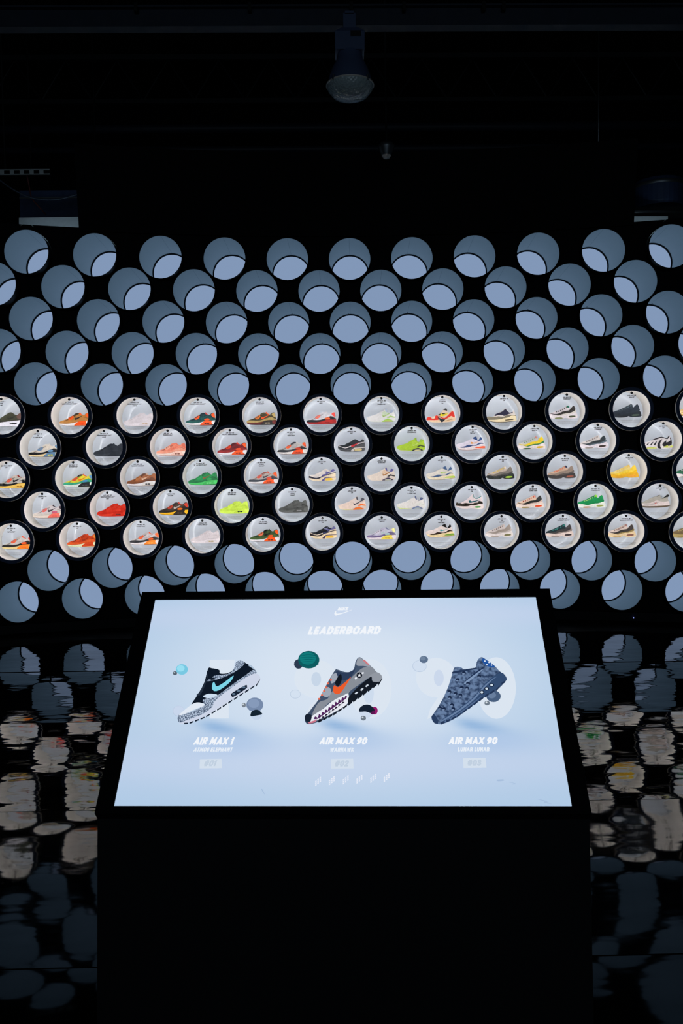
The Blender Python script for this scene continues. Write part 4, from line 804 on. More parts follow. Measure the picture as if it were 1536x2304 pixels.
  ((40,26,52),'p',[(-58.8,253.6),(-49.5,260.8),(-56.1,263.1)]),
  ((236,240,246),'p',[(-57.8,278.1),(-48.3,284.9),(-50.5,273)]),
  ((40,26,52),'p',[(-49.6,261.2),(-40.2,268.4),(-46.9,270.7)]),
  ((236,240,246),'p',[(-48.5,285.8),(-39,292.6),(-41.2,280.6)]),
  ((40,26,52),'p',[(-40.3,268.8),(-30.9,276),(-37.6,278.3)]),
  ((236,240,246),'p',[(-39.2,293.5),(-29.6,300.3),(-31.9,288.3)]),
  ((40,26,52),'p',[(-31,276.4),(-21.6,283.7),(-28.3,286)]),
  ((236,240,246),'p',[(-29.8,301.2),(-20.2,308.1),(-22.5,296)]),
  ((40,26,52),'p',[(-21.7,284),(-12.2,291.4),(-18.9,293.7)]),
  ((236,240,246),'p',[(-20.4,309),(-10.8,315.9),(-13.1,303.8)]),
  ((40,26,52),'p',[(-12.3,291.7),(-2.8,299.1),(-9.5,301.4)]),
  ((236,240,246),'p',[(-11,316.8),(-1.3,323.7),(-3.7,311.5)]),
  ((40,26,52),'p',[(-2.9,299.5),(6.7,306.9),(-0,309.2)]),
  ((236,240,246),'p',[(-1.5,324.6),(8.2,331.5),(5.8,319.3)]),
  ((20,26,36),'s',[(16.3,303.1),(18.4,323.3),(46,357.7),(71.9,381.9),(85.6,391.7),(86.3,377.6),(109,373.8),(59,333.5),(23.2,304.8)]),
  ((146,152,162),'s',[(76.7,392.7),(100.9,405.8),(115.9,390),(109,374.4),(88.1,374.6),(85,389.6)]),
  ((208,218,230),'p',[(34.5,334.3),(40.6,340.7),(45.3,338.9),(39.1,331.3)]),
  ((208,218,230),'p',[(50.7,345.9),(56.9,352.3),(61.5,350.5),(55.3,342.9)]),
  ((208,218,230),'p',[(65.4,358.1),(71.7,364.6),(76.3,362.8),(70.1,355.1)]),
  ((20,26,36),'p',[(-67.8,247),(-55.4,253.4),(-56.7,247.2),(-66.1,240.9)]),
  ((20,26,36),'p',[(-54,254.4),(-41.5,260.7),(-42.9,254.6),(-52.3,248.2)]),
  ((20,26,36),'p',[(-40.1,261.7),(-27.6,268.2),(-29,262),(-38.4,255.5)]),
  ((20,26,36),'p',[(-26.2,269.4),(-13.7,278.2),(-15.1,272),(-24.5,263.2)]),
  ((20,26,36),'p',[(-12.2,279.6),(0.3,288.5),(-1.1,282.2),(-10.6,273.4)]),
  ((20,26,36),'p',[(1.8,289.9),(14.4,298.8),(13,292.5),(3.4,283.7)]),
  ((20,26,36),'p',[(15.9,300.2),(28.6,309.6),(27.1,303.3),(17.5,293.9)]),
  ((20,26,36),'p',[(30,311.1),(42.8,320.6),(41.3,314.2),(31.6,304.8)]),
  ((20,26,36),'p',[(44.3,322.1),(57.1,331.6),(55.6,325.2),(45.9,315.8)]),
  ((20,26,36),'p',[(58.6,333.2),(71.5,343.3),(70,336.9),(60.2,326.8)]),
  ((20,26,36),'p',[(73,344.9),(86,355.1),(84.4,348.6),(74.6,338.5)]),
  ((20,26,36),'p',[(87.5,356.8),(100.6,367),(99,360.5),(89.1,350.3)]),
  ((20,26,36),'p',[(102.1,363.9),(115.3,383.8),(113.7,377.3),(103.6,357.4)]),
  ((24,34,50),'s',[(-106.7,258.6),(-99.3,269.2),(-87.1,263),(-89.9,244),(-101.4,243.5)]),
  ((204,120,140),'s',[(-95.5,241.2),(-76.9,248.1),(-70.7,250.8),(-76.7,241.7),(-91.6,238.4)]),
  ((226,230,238),'p',[(34.8,385.2),(40.5,389.3),(42.7,382.1),(36.7,379.8)]),
  ((226,230,238),'p',[(53.6,401.9),(60.9,406.1),(62.5,400.6),(56.2,397.1)]),
  ((16,22,34),'p',[(57.3,394),(57.1,391.9),(56.5,389.9),(55.5,388),(54.1,386.5),(52.6,385.4),(50.8,384.7),(48.9,384.5),(47.1,384.7),(45.3,385.4),(43.7,386.6),(42.4,388.1),(41.4,390),(40.7,392),(40.5,394.2),(40.7,396.3),(41.3,398.3),(42.3,400.2),(43.6,401.7),(45.2,402.8),(47,403.5),(48.8,403.8),(50.7,403.5),(52.5,402.8),(54.1,401.6),(55.4,400.1),(56.4,398.2),(57.1,396.2)]),
  ((236,240,246),'p',[(48.8,401.3),(50.4,396.5),(54.9,396.3),(51.4,393.1),(52.6,388.2),(48.9,391.1),(45.2,388.3),(46.4,393.2),(42.9,396.4),(47.3,396.5)]),
 ],
 'S3': [
  ((219,229,241),'p',[(333.8,389.8),(331.2,375.1),(325.9,361.1),(318.1,348.8),(308.2,338.5),(296.7,330.9),(284.1,326.2),(271.1,324.7),(258.2,326.4),(246.2,331.3),(235.5,339.1),(226.7,349.4),(220.2,361.9),(216.4,375.9),(215.5,390.7),(217.6,405.6),(222.6,419.9),(230.2,432.7),(240.2,443.5),(252,451.6),(264.9,456.6),(278.4,458.3),(291.7,456.4),(304.1,451.2),(315,442.9),(323.7,432),(329.9,419.1),(333.3,404.8)]),
  ((219,229,241),'p',[(284.2,338.3),(333.6,379.3),(280.3,272.2),(241.5,255.6),(250.6,286.6)]),
  ((203,216,236),'p',[(296.3,389.2),(295.6,383.1),(294.2,377.3),(292.2,372.1),(289.6,367.8),(286.7,364.5),(283.6,362.5),(280.4,361.9),(277.2,362.6),(274.3,364.6),(271.8,367.9),(269.8,372.2),(268.3,377.5),(267.6,383.3),(267.6,389.4),(268.2,395.6),(269.6,401.5),(271.6,406.7),(274.2,411.1),(277.1,414.5),(280.3,416.5),(283.5,417.2),(286.7,416.5),(289.7,414.4),(292.2,411),(294.2,406.6),(295.6,401.3),(296.3,395.4)]),
  ((219,229,241),'p',[(502.7,354.3),(499.8,336.7),(495.3,319.8),(489.4,304.2),(482.3,290.1),(474.1,278.1),(465.1,268.4),(455.7,261.3),(445.9,257),(436.3,255.6),(426.9,257.2),(418,261.6),(410,268.8),(403,278.6),(397.3,290.7),(393,304.9),(390.3,320.6),(389.2,337.5),(389.9,355.1),(392.3,372.9),(396.4,390.3),(402,406.7),(409.1,421.7),(417.4,434.6),(426.6,445.2),(436.5,453),(446.7,457.8),(457,459.4),(466.9,457.7),(476.1,452.7),(484.4,444.8),(491.5,434.1),(497.1,421),(501.1,405.9),(503.4,389.5),(504,372.1)]),
  ((190,206,226),'p',[(248.5,429.4),(247.8,424.9),(246,420.6),(243.3,416.8),(239.8,413.7),(235.7,411.3),(231.2,409.9),(226.5,409.4),(221.9,409.9),(217.5,411.5),(213.6,413.9),(210.4,417.1),(208,420.9),(206.6,425.2),(206.2,429.7),(206.9,434.2),(208.6,438.5),(211.3,442.4),(214.8,445.6),(218.9,448),(223.5,449.5),(228.2,449.9),(232.9,449.4),(237.4,447.8),(241.3,445.4),(244.5,442.1),(246.8,438.2),(248.2,433.9)]),
  ((210,223,240),'p',[(247.2,429.7),(246.5,425.6),(244.9,421.7),(242.4,418.3),(239.2,415.4),(235.4,413.3),(231.2,411.9),(226.9,411.5),(222.6,412),(218.5,413.4),(214.9,415.6),(211.9,418.5),(209.7,422),(208.4,425.9),(208.1,430),(208.7,434.1),(210.3,438),(212.8,441.5),(216,444.4),(219.8,446.6),(224,448),(228.4,448.4),(232.8,447.9),(236.9,446.5),(240.5,444.2),(243.5,441.3),(245.7,437.7),(246.9,433.8)]),
  ((92,112,140),'p',[(253.9,452.5),(253.4,449.8),(252.4,447.2),(250.7,444.8),(248.6,442.9),(246.1,441.4),(243.4,440.5),(240.6,440.2),(237.7,440.6),(235.1,441.5),(232.7,443),(230.8,445),(229.4,447.3),(228.6,450),(228.4,452.7),(228.8,455.5),(229.8,458.1),(231.5,460.5),(233.6,462.4),(236.1,463.9),(238.8,464.8),(241.7,465.1),(244.5,464.8),(247.2,463.8),(249.5,462.3),(251.5,460.3),(252.9,457.9),(253.7,455.3)]),
  ((112,132,158),'p',[(246.9,456.3),(246.6,454.8),(245.9,453.4),(244.9,452.1),(243.6,451),(242.1,450.2),(240.4,449.7),(238.6,449.5),(236.8,449.7),(235.2,450.3),(233.7,451.1),(232.5,452.2),(231.6,453.5),(231,454.9),(230.9,456.5),(231.2,458),(231.8,459.4),(232.8,460.7),(234.1,461.8),(235.7,462.6),(237.4,463.1),(239.2,463.3),(241,463.1),(242.6,462.5),(244.1,461.7),(245.3,460.6),(246.2,459.3),(246.7,457.9)]),
  ((72,94,126),'p',[(455.9,327.4),(454.9,323.1),(453,319.1),(450.2,315.5),(446.6,312.5),(442.5,310.3),(438,308.9),(433.4,308.5),(428.9,309),(424.7,310.4),(421.1,312.7),(418.1,315.7),(416,319.4),(414.9,323.4),(414.8,327.7),(415.7,332),(417.6,336),(420.4,339.7),(424,342.7),(428.1,345),(432.6,346.4),(437.3,346.8),(441.8,346.3),(446,344.8),(449.7,342.5),(452.7,339.4),(454.7,335.8),(455.8,331.7)]),
  ((104,126,158),'p',[(442.9,331.3),(442.4,328.8),(441.2,326.5),(439.5,324.4),(437.4,322.7),(434.9,321.4),(432.2,320.6),(429.5,320.3),(426.8,320.6),(424.2,321.5),(422,322.8),(420.3,324.5),(419,326.6),(418.3,329),(418.2,331.5),(418.8,333.9),(419.9,336.3),(421.6,338.4),(423.7,340.1),(426.2,341.4),(428.9,342.2),(431.7,342.5),(434.4,342.2),(436.9,341.3),(439.1,340),(440.9,338.2),(442.2,336.1),(442.9,333.7)]),
  ((112,124,138),'p',[(422.4,305.1),(422,303.4),(421.3,301.8),(420.2,300.4),(418.9,299.3),(417.4,298.4),(415.7,297.9),(414,297.7),(412.3,297.9),(410.7,298.4),(409.4,299.3),(408.3,300.5),(407.5,301.9),(407.1,303.5),(407,305.2),(407.4,306.9),(408.1,308.4),(409.1,309.8),(410.5,311),(412,311.9),(413.7,312.4),(415.4,312.6),(417.1,312.4),(418.7,311.9),(420,310.9),(421.1,309.8),(421.9,308.3),(422.3,306.7)]),
  ((215,222,228),'p',[(415.7,307.1),(415.5,306.5),(415.3,305.9),(414.9,305.4),(414.4,304.9),(413.8,304.6),(413.2,304.4),(412.6,304.3),(412,304.4),(411.4,304.6),(410.9,304.9),(410.5,305.4),(410.2,305.9),(410,306.5),(410,307.2),(410.2,307.8),(410.4,308.4),(410.8,309),(411.3,309.4),(411.9,309.8),(412.5,310),(413.1,310),(413.7,310),(414.3,309.7),(414.8,309.4),(415.2,308.9),(415.5,308.4),(415.6,307.8)]),
  ('CRA','s',[(253.1,260.6),(260.1,272.3),(276.7,297.8),(291.1,323.7),(306,355.8),(318.7,391.5),(328.6,421.1),(336.9,426),(349.9,424),(357.9,417.8),(378.4,417.7),(392.1,423.7),(399.3,445.8),(412.5,459.4),(428.8,448.7),(448.2,430),(460.8,411.6),(466.7,405.4),(479.2,387.2),(473.9,375.3),(447.8,348.8),(406.6,322.2),(357.4,285.3),(325.1,260.6),(286.1,241.4),(273.4,238.7),(258.6,243.8)]),
  ((52,76,112),'s',[(283.3,253.1),(326.8,283.8),(375.9,323.6),(410.4,363.9),(439,390.5),(466.7,405.4),(479.7,387.2),(473.9,374.7),(447.7,348.2),(406.5,321.7),(357.4,284.7),(325.1,260.1),(288.6,241.4)]),
  ((104,128,164),'s',[(284.2,252),(326.5,280.4),(375.6,320.1),(410,359.4),(438.4,384.5),(452.2,392),(438.1,381.5),(412.2,355),(377.7,314.9),(328.7,275.8),(286.5,249.2)]),
  ((84,108,146),'s',[(286.4,246.9),(328.5,271.9),(380,311.4),(402,328.7),(379.6,307.4),(330.7,267.9),(288.7,243.6)]),
  ((40,60,94),'s',[(253.9,261.1),(261.2,270.1),(270.4,252.6),(269.7,239.8),(258.6,243.8)]),
  ((30,48,82),'s',[(359.6,379.1),(404.8,418.1),(412.7,418),(364.5,375.5)]),
  ((128,152,186),'s',[(356.6,373.8),(407.1,414.4),(409.5,412),(364.2,371.6)]),
  ((34,84,160),'s',[(413.6,445.1),(419.7,453.7),(448.5,428.5),(442.2,423.3),(424.3,429.6)]),
  ((226,234,246),'p',[(424.2,445),(423.3,443.3),(421.6,442.5),(420,443.3),(419.4,445),(420.3,446.8),(422,447.5),(423.7,446.8)]),
  ((226,234,246),'p',[(429.1,432.6),(428.3,430.9),(426.5,430.2),(424.9,430.9),(424.4,432.7),(425.2,434.4),(427,435.1),(428.6,434.4)]),
  ((226,234,246),'p',[(436.2,440.3),(435.3,438.5),(433.6,437.8),(432,438.6),(431.4,440.3),(432.3,442.1),(434.1,442.8),(435.7,442)]),
  ((226,234,246),'p',[(442.7,430.7),(441.8,428.9),(440.1,428.2),(438.5,429),(437.9,430.7),(438.8,432.4),(440.5,433.1),(442.2,432.4)]),
  ((36,54,86),'s',[(325.1,408.9),(359.9,416),(392,421.9),(393,418.2),(362.1,410.5),(326.3,402.3)]),
  ((26,40,68),'p',[(315.9,341),(314.9,338.1),(312.7,335.9),(309.8,335.2),(307,336),(305.1,338.1),(304.5,341.1),(305.4,344),(307.7,346.1),(310.6,346.9),(313.4,346.1),(315.3,343.9)]),
  ((120,142,176),'p',[(312.6,338.1),(311.7,336.7),(309.7,335.9),(307.4,335.9),(305.5,336.7),(304.8,338.1),(305.7,339.5),(307.6,340.3),(310,340.3),(311.9,339.5)]),
  ((26,40,68),'p',[(332.2,335),(331.2,332.1),(329,330),(326.1,329.2),(323.4,330),(321.4,332.2),(320.9,335.1),(321.8,338),(324.1,340.1),(327,340.9),(329.7,340.1),(331.7,337.9)]),
  ((120,142,176),'p',[(328.9,332.1),(328.1,330.7),(326.1,329.9),(323.7,329.9),(321.8,330.8),(321.2,332.2),(322,333.5),(324,334.4),(326.4,334.3),(328.3,333.5)]),
  ((26,40,68),'p',[(351.7,353.9),(350.7,351),(348.5,348.9),(345.6,348.1),(342.8,348.9),(340.9,351.1),(340.3,354),(341.3,357),(343.5,359.1),(346.4,359.9),(349.2,359.1),(351.2,356.9)]),
  ((120,142,176),'p',[(348.4,351),(347.5,349.6),(345.5,348.8),(343.1,348.8),(341.2,349.7),(340.6,351.1),(341.5,352.5),(343.5,353.3),(345.9,353.3),(347.7,352.4)]),
  ((26,40,68),'p',[(367.1,352.4),(366.1,349.4),(363.9,347.3),(361,346.5),(358.2,347.3),(356.3,349.5),(355.7,352.4),(356.7,355.4),(359,357.5),(361.9,358.3),(364.7,357.5),(366.6,355.3)]),
  ((120,142,176),'p',[(363.8,349.4),(362.9,348.1),(360.9,347.2),(358.5,347.2),(356.7,348.1),(356,349.5),(356.9,350.9),(358.9,351.7),(361.3,351.7),(363.1,350.8)]),
  ((26,40,68),'p',[(362,403.2),(361,400.2),(358.7,398),(355.8,397.2),(353,398),(351,400.3),(350.5,403.3),(351.5,406.3),(353.8,408.5),(356.7,409.3),(359.5,408.5),(361.5,406.2)]),
  ((120,142,176),'p',[(358.6,400.2),(357.8,398.8),(355.7,397.9),(353.3,397.9),(351.4,398.8),(350.8,400.3),(351.6,401.7),(353.7,402.5),(356.1,402.5),(358,401.6)]),
  ((26,40,68),'p',[(319.3,297.5),(318.4,294.7),(316.2,292.6),(313.3,291.8),(310.6,292.6),(308.7,294.7),(308.1,297.6),(309,300.4),(311.2,302.5),(314.1,303.3),(316.9,302.5),(318.8,300.4)]),
  ((120,142,176),'p',[(316.1,294.7),(315.3,293.3),(313.3,292.5),(310.9,292.5),(309.1,293.4),(308.4,294.7),(309.2,296.1),(311.2,296.9),(313.6,296.9),(315.4,296)]),
  ((26,40,68),'p',[(345.9,329.1),(345,326.2),(342.7,324.1),(339.9,323.3),(337.1,324.1),(335.2,326.2),(334.6,329.2),(335.6,332.1),(337.8,334.2),(340.7,334.9),(343.5,334.1),(345.4,332)]),
  ((120,142,176),'p',[(342.6,326.2),(341.8,324.8),(339.8,324),(337.4,324),(335.6,324.9),(334.9,326.2),(335.8,327.6),(337.8,328.4),(340.1,328.4),(342,327.6)]),
  ((26,40,68),'p',[(295.6,284.8),(294.6,282),(292.5,279.9),(289.6,279.2),(286.9,280),(285,282.1),(284.4,284.9),(285.3,287.8),(287.5,289.8),(290.3,290.6),(293.1,289.8),(295,287.7)]),
  ((120,142,176),'p',[(292.3,282),(291.5,280.7),(289.6,279.9),(287.2,279.9),(285.4,280.7),(284.7,282.1),(285.5,283.4),(287.5,284.2),(289.8,284.2),(291.7,283.4)]),
  ((26,40,68),'p',[(284.3,287.8),(283.4,284.9),(281.2,282.9),(278.4,282.1),(275.6,282.9),(273.7,285),(273.1,287.8),(274,290.7),(276.2,292.8),(279,293.5),(281.8,292.7),(283.7,290.6)]),
  ((120,142,176),'p',[(281.1,284.9),(280.3,283.6),(278.3,282.8),(276,282.8),(274.1,283.7),(273.5,285),(274.3,286.3),(276.2,287.1),(278.6,287.1),(280.4,286.3)]),
  ((26,40,68),'p',[(322.3,284.6),(321.3,281.8),(319.1,279.8),(316.3,279),(313.5,279.8),(311.6,281.9),(311.1,284.7),(312,287.6),(314.2,289.6),(317.1,290.4),(319.8,289.6),(321.7,287.5)]),
  ((120,142,176),'p',[(319,281.8),(318.2,280.5),(316.2,279.7),(313.9,279.7),(312,280.5),(311.4,281.9),(312.2,283.2),(314.2,284),(316.5,284),(318.4,283.2)]),
  ((26,40,68),'p',[(370.9,367.1),(369.9,364.2),(367.6,362),(364.7,361.2),(361.9,362.1),(360,364.2),(359.5,367.2),(360.5,370.2),(362.7,372.3),(365.7,373.1),(368.5,372.3),(370.4,370.1)]),
  ((120,142,176),'p',[(367.5,364.2),(366.7,362.8),(364.7,361.9),(362.3,362),(360.4,362.8),(359.8,364.2),(360.6,365.6),(362.6,366.5),(365,366.5),(366.9,365.6)]),
  ((26,40,68),'p',[(314.5,320.6),(313.5,317.7),(311.3,315.6),(308.5,314.8),(305.7,315.6),(303.8,317.8),(303.2,320.7),(304.1,323.6),(306.3,325.7),(309.2,326.4),(312,325.6),(313.9,323.5)]),
  ((120,142,176),'p',[(311.2,317.7),(310.4,316.4),(308.4,315.5),(306,315.5),(304.2,316.4),(303.5,317.8),(304.3,319.1),(306.3,319.9),(308.7,319.9),(310.6,319.1)]),
  ((26,40,68),'p',[(341.9,379.3),(340.9,376.3),(338.7,374.1),(335.7,373.3),(332.9,374.2),(331,376.4),(330.4,379.4),(331.4,382.3),(333.7,384.5),(336.6,385.3),(339.4,384.5),(341.3,382.3)]),
  ((120,142,176),'p',[(338.5,376.3),(337.7,374.9),(335.7,374.1),(333.3,374.1),(331.4,375),(330.7,376.4),(331.6,377.8),(333.6,378.6),(336,378.6),(337.9,377.7)]),
  ((26,40,68),'p',[(405.5,390.8),(404.5,387.8),(402.2,385.6),(399.2,384.8),(396.4,385.7),(394.5,387.9),(394,390.9),(395.1,393.9),(397.4,396.1),(400.3,396.9),(403.1,396),(405,393.8)]),
  ((120,142,176),'p',[(402.1,387.8),(401.2,386.4),(399.2,385.6),(396.8,385.6),(394.9,386.5),(394.3,387.9),(395.2,389.3),(397.2,390.1),(399.6,390.1),(401.5,389.2)]),
  ((20,34,60),'p',[(409.5,337.4),(408.2,334.3),(405.4,332.1),(401.7,331.3),(398.2,332.1),(395.8,334.4),(395.1,337.5),(396.3,340.5),(399.1,342.8),(402.8,343.6),(406.4,342.7),(408.8,340.4)]),
  ((206,220,232),'p',[(406.4,337.4),(405.4,335.2),(403.2,333.8),(400.7,333.8),(398.7,335.2),(398.2,337.4),(399.1,339.7),(401.3,341),(403.9,341),(405.8,339.6)]),
  ((20,34,60),'p',[(424.5,349),(423.3,345.9),(420.4,343.7),(416.7,342.9),(413.2,343.7),(410.7,346),(410.1,349.1),(411.3,352.2),(414.2,354.4),(417.9,355.2),(421.4,354.4),(423.9,352.1)]),
  ((206,220,232),'p',[(421.4,349),(420.4,346.8),(418.2,345.4),(415.7,345.4),(413.7,346.8),(413.2,349.1),(414.2,351.3),(416.4,352.7),(418.9,352.7),(420.9,351.3)]),
  ((20,34,60),'p',[(440.2,360.7),(438.9,357.6),(436,355.3),(432.3,354.5),(428.8,355.4),(426.3,357.7),(425.7,360.8),(426.9,363.9),(429.8,366.2),(433.5,367),(437.1,366.1),(439.5,363.8)]),
  ((206,220,232),'p',[(437.1,360.7),(436.1,358.4),(433.8,357.1),(431.3,357.1),(429.3,358.5),(428.8,360.8),(429.8,363),(432,364.4),(434.6,364.4),(436.5,363)]),
  ((34,52,84),'p',[(277,240.6),(289.3,245.3),(287.9,238.6),(277.6,234.1)]),
  ((34,52,84),'p',[(292.9,247),(305.4,252.9),(303.9,246.2),(293.5,240.5)]),
  ((34,52,84),'p',[(309,254.9),(321.5,260.9),(320,254.2),(309.6,248.4)]),
  ((34,52,84),'p',[(325.2,262.9),(338,272.2),(336.5,265.4),(325.7,256.4)]),
  ((34,52,84),'p',[(341.7,275.2),(354.6,284.6),(353.1,277.8),(342.2,268.8)]),
  ((34,52,84),'p',[(358.4,287.7),(371.4,297.2),(369.8,290.3),(358.9,281.2)]),
  ((34,52,84),'p',[(375.2,300.3),(388.3,309.9),(386.6,303),(375.6,293.8)]),
  ((34,52,84),'p',[(392.1,313.1),(405.2,322.6),(403.6,315.7),(392.5,306.5)]),
  ((34,52,84),'p',[(409.1,325.6),(422.2,333.8),(420.5,326.8),(409.5,318.9)]),
  ((34,52,84),'p',[(426,336.5),(439.2,344.8),(437.5,337.7),(426.4,329.8)]),
  ((34,52,84),'p',[(442.8,345.4),(456.7,359.3),(454.9,352.2),(443.2,338.8)]),
  ((34,52,84),'p',[(461,366.5),(474.5,375.8),(472.7,368.7),(461.4,359.7)]),
 ],
 'MISC': [
  ((238,243,250),'s',[(-29.4,625.8),(-23.7,634.6),(-24.1,624.4),(-14,623.6),(2.6,628.9),(26.2,637.6),(2.6,625.5),(-14,619.6),(-25,615.6),(-29,619.7)]),
  ((211,223,237),'p',[(-391.7,134.6),(-331.8,135.6),(-327.5,108.2),(-389.3,107.3)]),
  ((211,223,237),'p',[(-29.4,134.9),(31.7,135.8),(33.2,107.2),(-28.6,106.3)]),
  ((211,223,237),'p',[(332.5,136.5),(393.6,137.4),(393.4,108.8),(331.5,107.9)]),
  ((229,234,247),'p',[(-70.3,57.1),(-66.3,58.5),(-66.2,62.6),(-70,61.1)]),
  ((229,234,247),'p',[(-70.5,62.1),(-66.5,63.6),(-66.4,67.6),(-70.2,66.1)]),
  ((229,234,247),'p',[(-70.7,67.1),(-66.7,68.6),(-66.6,72.6),(-70.4,71.1)]),
  ((229,234,247),'p',[(-64.5,62),(-60.5,63.5),(-60.4,67.5),(-64.2,66.1)]),
  ((229,234,247),'p',[(-64.7,67.1),(-60.7,68.6),(-60.6,72.6),(-64.4,71.1)]),
  ((229,234,247),'p',[(-64.9,72.1),(-60.9,73.6),(-60.8,77.7),(-64.6,76.2)]),
  ((229,234,247),'p',[(-58.7,67),(-54.7,68.5),(-54.6,72.6),(-58.4,71.1)]),
  ((229,234,247),'p',[(-58.9,72.1),(-54.9,73.6),(-54.8,77.6),(-58.6,76.1)]),
  ((229,234,247),'p',[(-59.1,77.1),(-55.1,78.6),(-55,82.7),(-58.8,81.2)]),
  ((229,234,247),'p',[(-33.3,59.2),(-29.3,60.7),(-29.2,64.7),(-32.9,63.2)]),
  ((229,234,247),'p',[(-33.5,64.2),(-29.4,65.7),(-29.3,69.7),(-33.1,68.3)]),
  ((229,234,247),'p',[(-33.6,69.3),(-29.6,70.8),(-29.4,74.8),(-33.2,73.3)]),
  ((229,234,247),'p',[(-27.5,64.2),(-23.4,65.7),(-23.3,69.7),(-27.1,68.2)]),
  ((229,234,247),'p',[(-27.6,69.2),(-23.6,70.7),(-23.4,74.8),(-27.2,73.3)]),
  ((229,234,247),'p',[(-27.7,74.3),(-23.7,75.8),(-23.6,79.8),(-27.4,78.3)]),
  ((229,234,247),'p',[(-21.6,69.2),(-17.6,70.7),(-17.4,74.7),(-21.2,73.2)]),
  ((229,234,247),'p',[(-21.7,74.2),(-17.7,75.7),(-17.5,79.8),(-21.4,78.3)]),
  ((229,234,247),'p',[(-21.9,79.3),(-17.8,80.8),(-17.7,84.9),(-21.5,83.4)]),
  ((229,234,247),'p',[(3.8,61.4),(7.8,62.8),(8,66.9),(4.2,65.4)]),
  ((229,234,247),'p',[(3.7,66.4),(7.7,67.9),(7.9,71.9),(4.1,70.4)]),
  ((229,234,247),'p',[(3.6,71.4),(7.6,72.9),(7.8,77),(4,75.5)]),
  ((229,234,247),'p',[(9.7,66.4),(13.7,67.8),(13.9,71.9),(10.1,70.4)]),
  ((229,234,247),'p',[(9.6,71.4),(13.6,72.9),(13.8,76.9),(10,75.4)]),
  ((229,234,247),'p',[(9.5,76.4),(13.5,77.9),(13.7,82),(9.9,80.5)]),
  ((229,234,247),'p',[(15.6,71.4),(19.6,72.8),(19.8,76.9),(16,75.4)]),
  ((229,234,247),'p',[(15.5,76.4),(19.6,77.9),(19.7,82),(15.9,80.5)]),
  ((229,234,247),'p',[(15.4,81.5),(19.5,83),(19.7,87.1),(15.8,85.5)]),
  ((229,234,247),'p',[(40.8,63.5),(44.9,65),(45.1,69),(41.3,67.5)]),
  ((229,234,247),'p',[(40.8,68.5),(44.9,70),(45.1,74.1),(41.3,72.6)]),
  ((229,234,247),'p',[(40.8,73.6),(44.8,75.1),(45.1,79.1),(41.2,77.6)]),
  ((229,234,247),'p',[(46.8,68.5),(50.9,70),(51.1,74),(47.3,72.5)]),
  ((229,234,247),'p',[(46.8,73.6),(50.9,75.1),(51.1,79.1),(47.2,77.6)]),
  ((229,234,247),'p',[(46.7,78.6),(50.8,80.1),(51,84.2),(47.2,82.7)]),
  ((229,234,247),'p',[(52.8,73.5),(56.9,75),(57.1,79.1),(53.2,77.6)]),
  ((229,234,247),'p',[(52.8,78.6),(56.8,80.1),(57.1,84.1),(53.2,82.6)]),
  ((229,234,247),'p',[(52.7,83.7),(56.8,85.2),(57.1,89.2),(53.2,87.7)]),
  ((229,234,247),'p',[(78,65.7),(82.1,67.2),(82.3,71.2),(78.5,69.7)]),
  ((229,234,247),'p',[(78,70.7),(82.1,72.2),(82.3,76.2),(78.5,74.7)]),
  ((229,234,247),'p',[(78,75.8),(82.1,77.3),(82.4,81.3),(78.5,79.8)]),
  ((229,234,247),'p',[(84,70.7),(88.1,72.2),(88.4,76.2),(84.5,74.7)]),
  ((229,234,247),'p',[(84,75.7),(88.1,77.2),(88.4,81.3),(84.5,79.8)]),
  ((229,234,247),'p',[(84,80.8),(88.2,82.3),(88.4,86.4),(84.6,84.9)]),
  ((229,234,247),'p',[(90,75.7),(94.1,77.2),(94.4,81.2),(90.5,79.7)]),
  ((229,234,247),'p',[(90.1,80.8),(94.2,82.3),(94.4,86.3),(90.6,84.8)]),
  ((229,234,247),'p',[(90.1,85.8),(94.2,87.3),(94.5,91.4),(90.6,89.9)]),
  ((229,234,247),'p',[(114,67.8),(118.1,69.3),(118.4,73.4),(114.5,71.9)]),
  ((229,234,247),'p',[(114,72.9),(118.1,74.4),(118.4,78.4),(114.6,76.9)]),
  ((229,234,247),'p',[(114.1,77.9),(118.2,79.4),(118.5,83.5),(114.6,82)]),
  ((229,234,247),'p',[(120,72.8),(124.1,74.3),(124.4,78.4),(120.6,76.9)]),
  ((229,234,247),'p',[(120.1,77.9),(124.2,79.4),(124.5,83.5),(120.7,82)]),
  ((229,234,247),'p',[(120.2,83),(124.3,84.5),(124.6,88.6),(120.7,87)]),
  ((229,234,247),'p',[(126.1,77.9),(130.2,79.4),(130.6,83.4),(126.7,81.9)]),
  ((229,234,247),'p',[(126.2,82.9),(130.3,84.4),(130.6,88.5),(126.8,87)]),
  ((229,234,247),'p',[(126.3,88),(130.4,89.5),(130.7,93.6),(126.8,92.1)]),
  ((166,190,220),'s',[(417.8,74.1),(434.7,75.3),(435.5,71.5),(419.8,70.3)]),
  ((166,190,220),'s',[(443.6,68.9),(466.9,63.7),(457.1,61.3),(463.5,65)]),
  ((166,190,220),'s',[(516.3,21.2),(554.5,7.6),(533.8,11.4),(543.8,15)]),
  ((166,190,220),'s',[(-214.2,46.7),(-206.1,34.3),(-205,35.5),(-212,47.9)]),
 ],
}
SCREEN_SHADOWS = [(-358.2, 232.0), (-16.1, 236.5), (368.6, 236.6)]
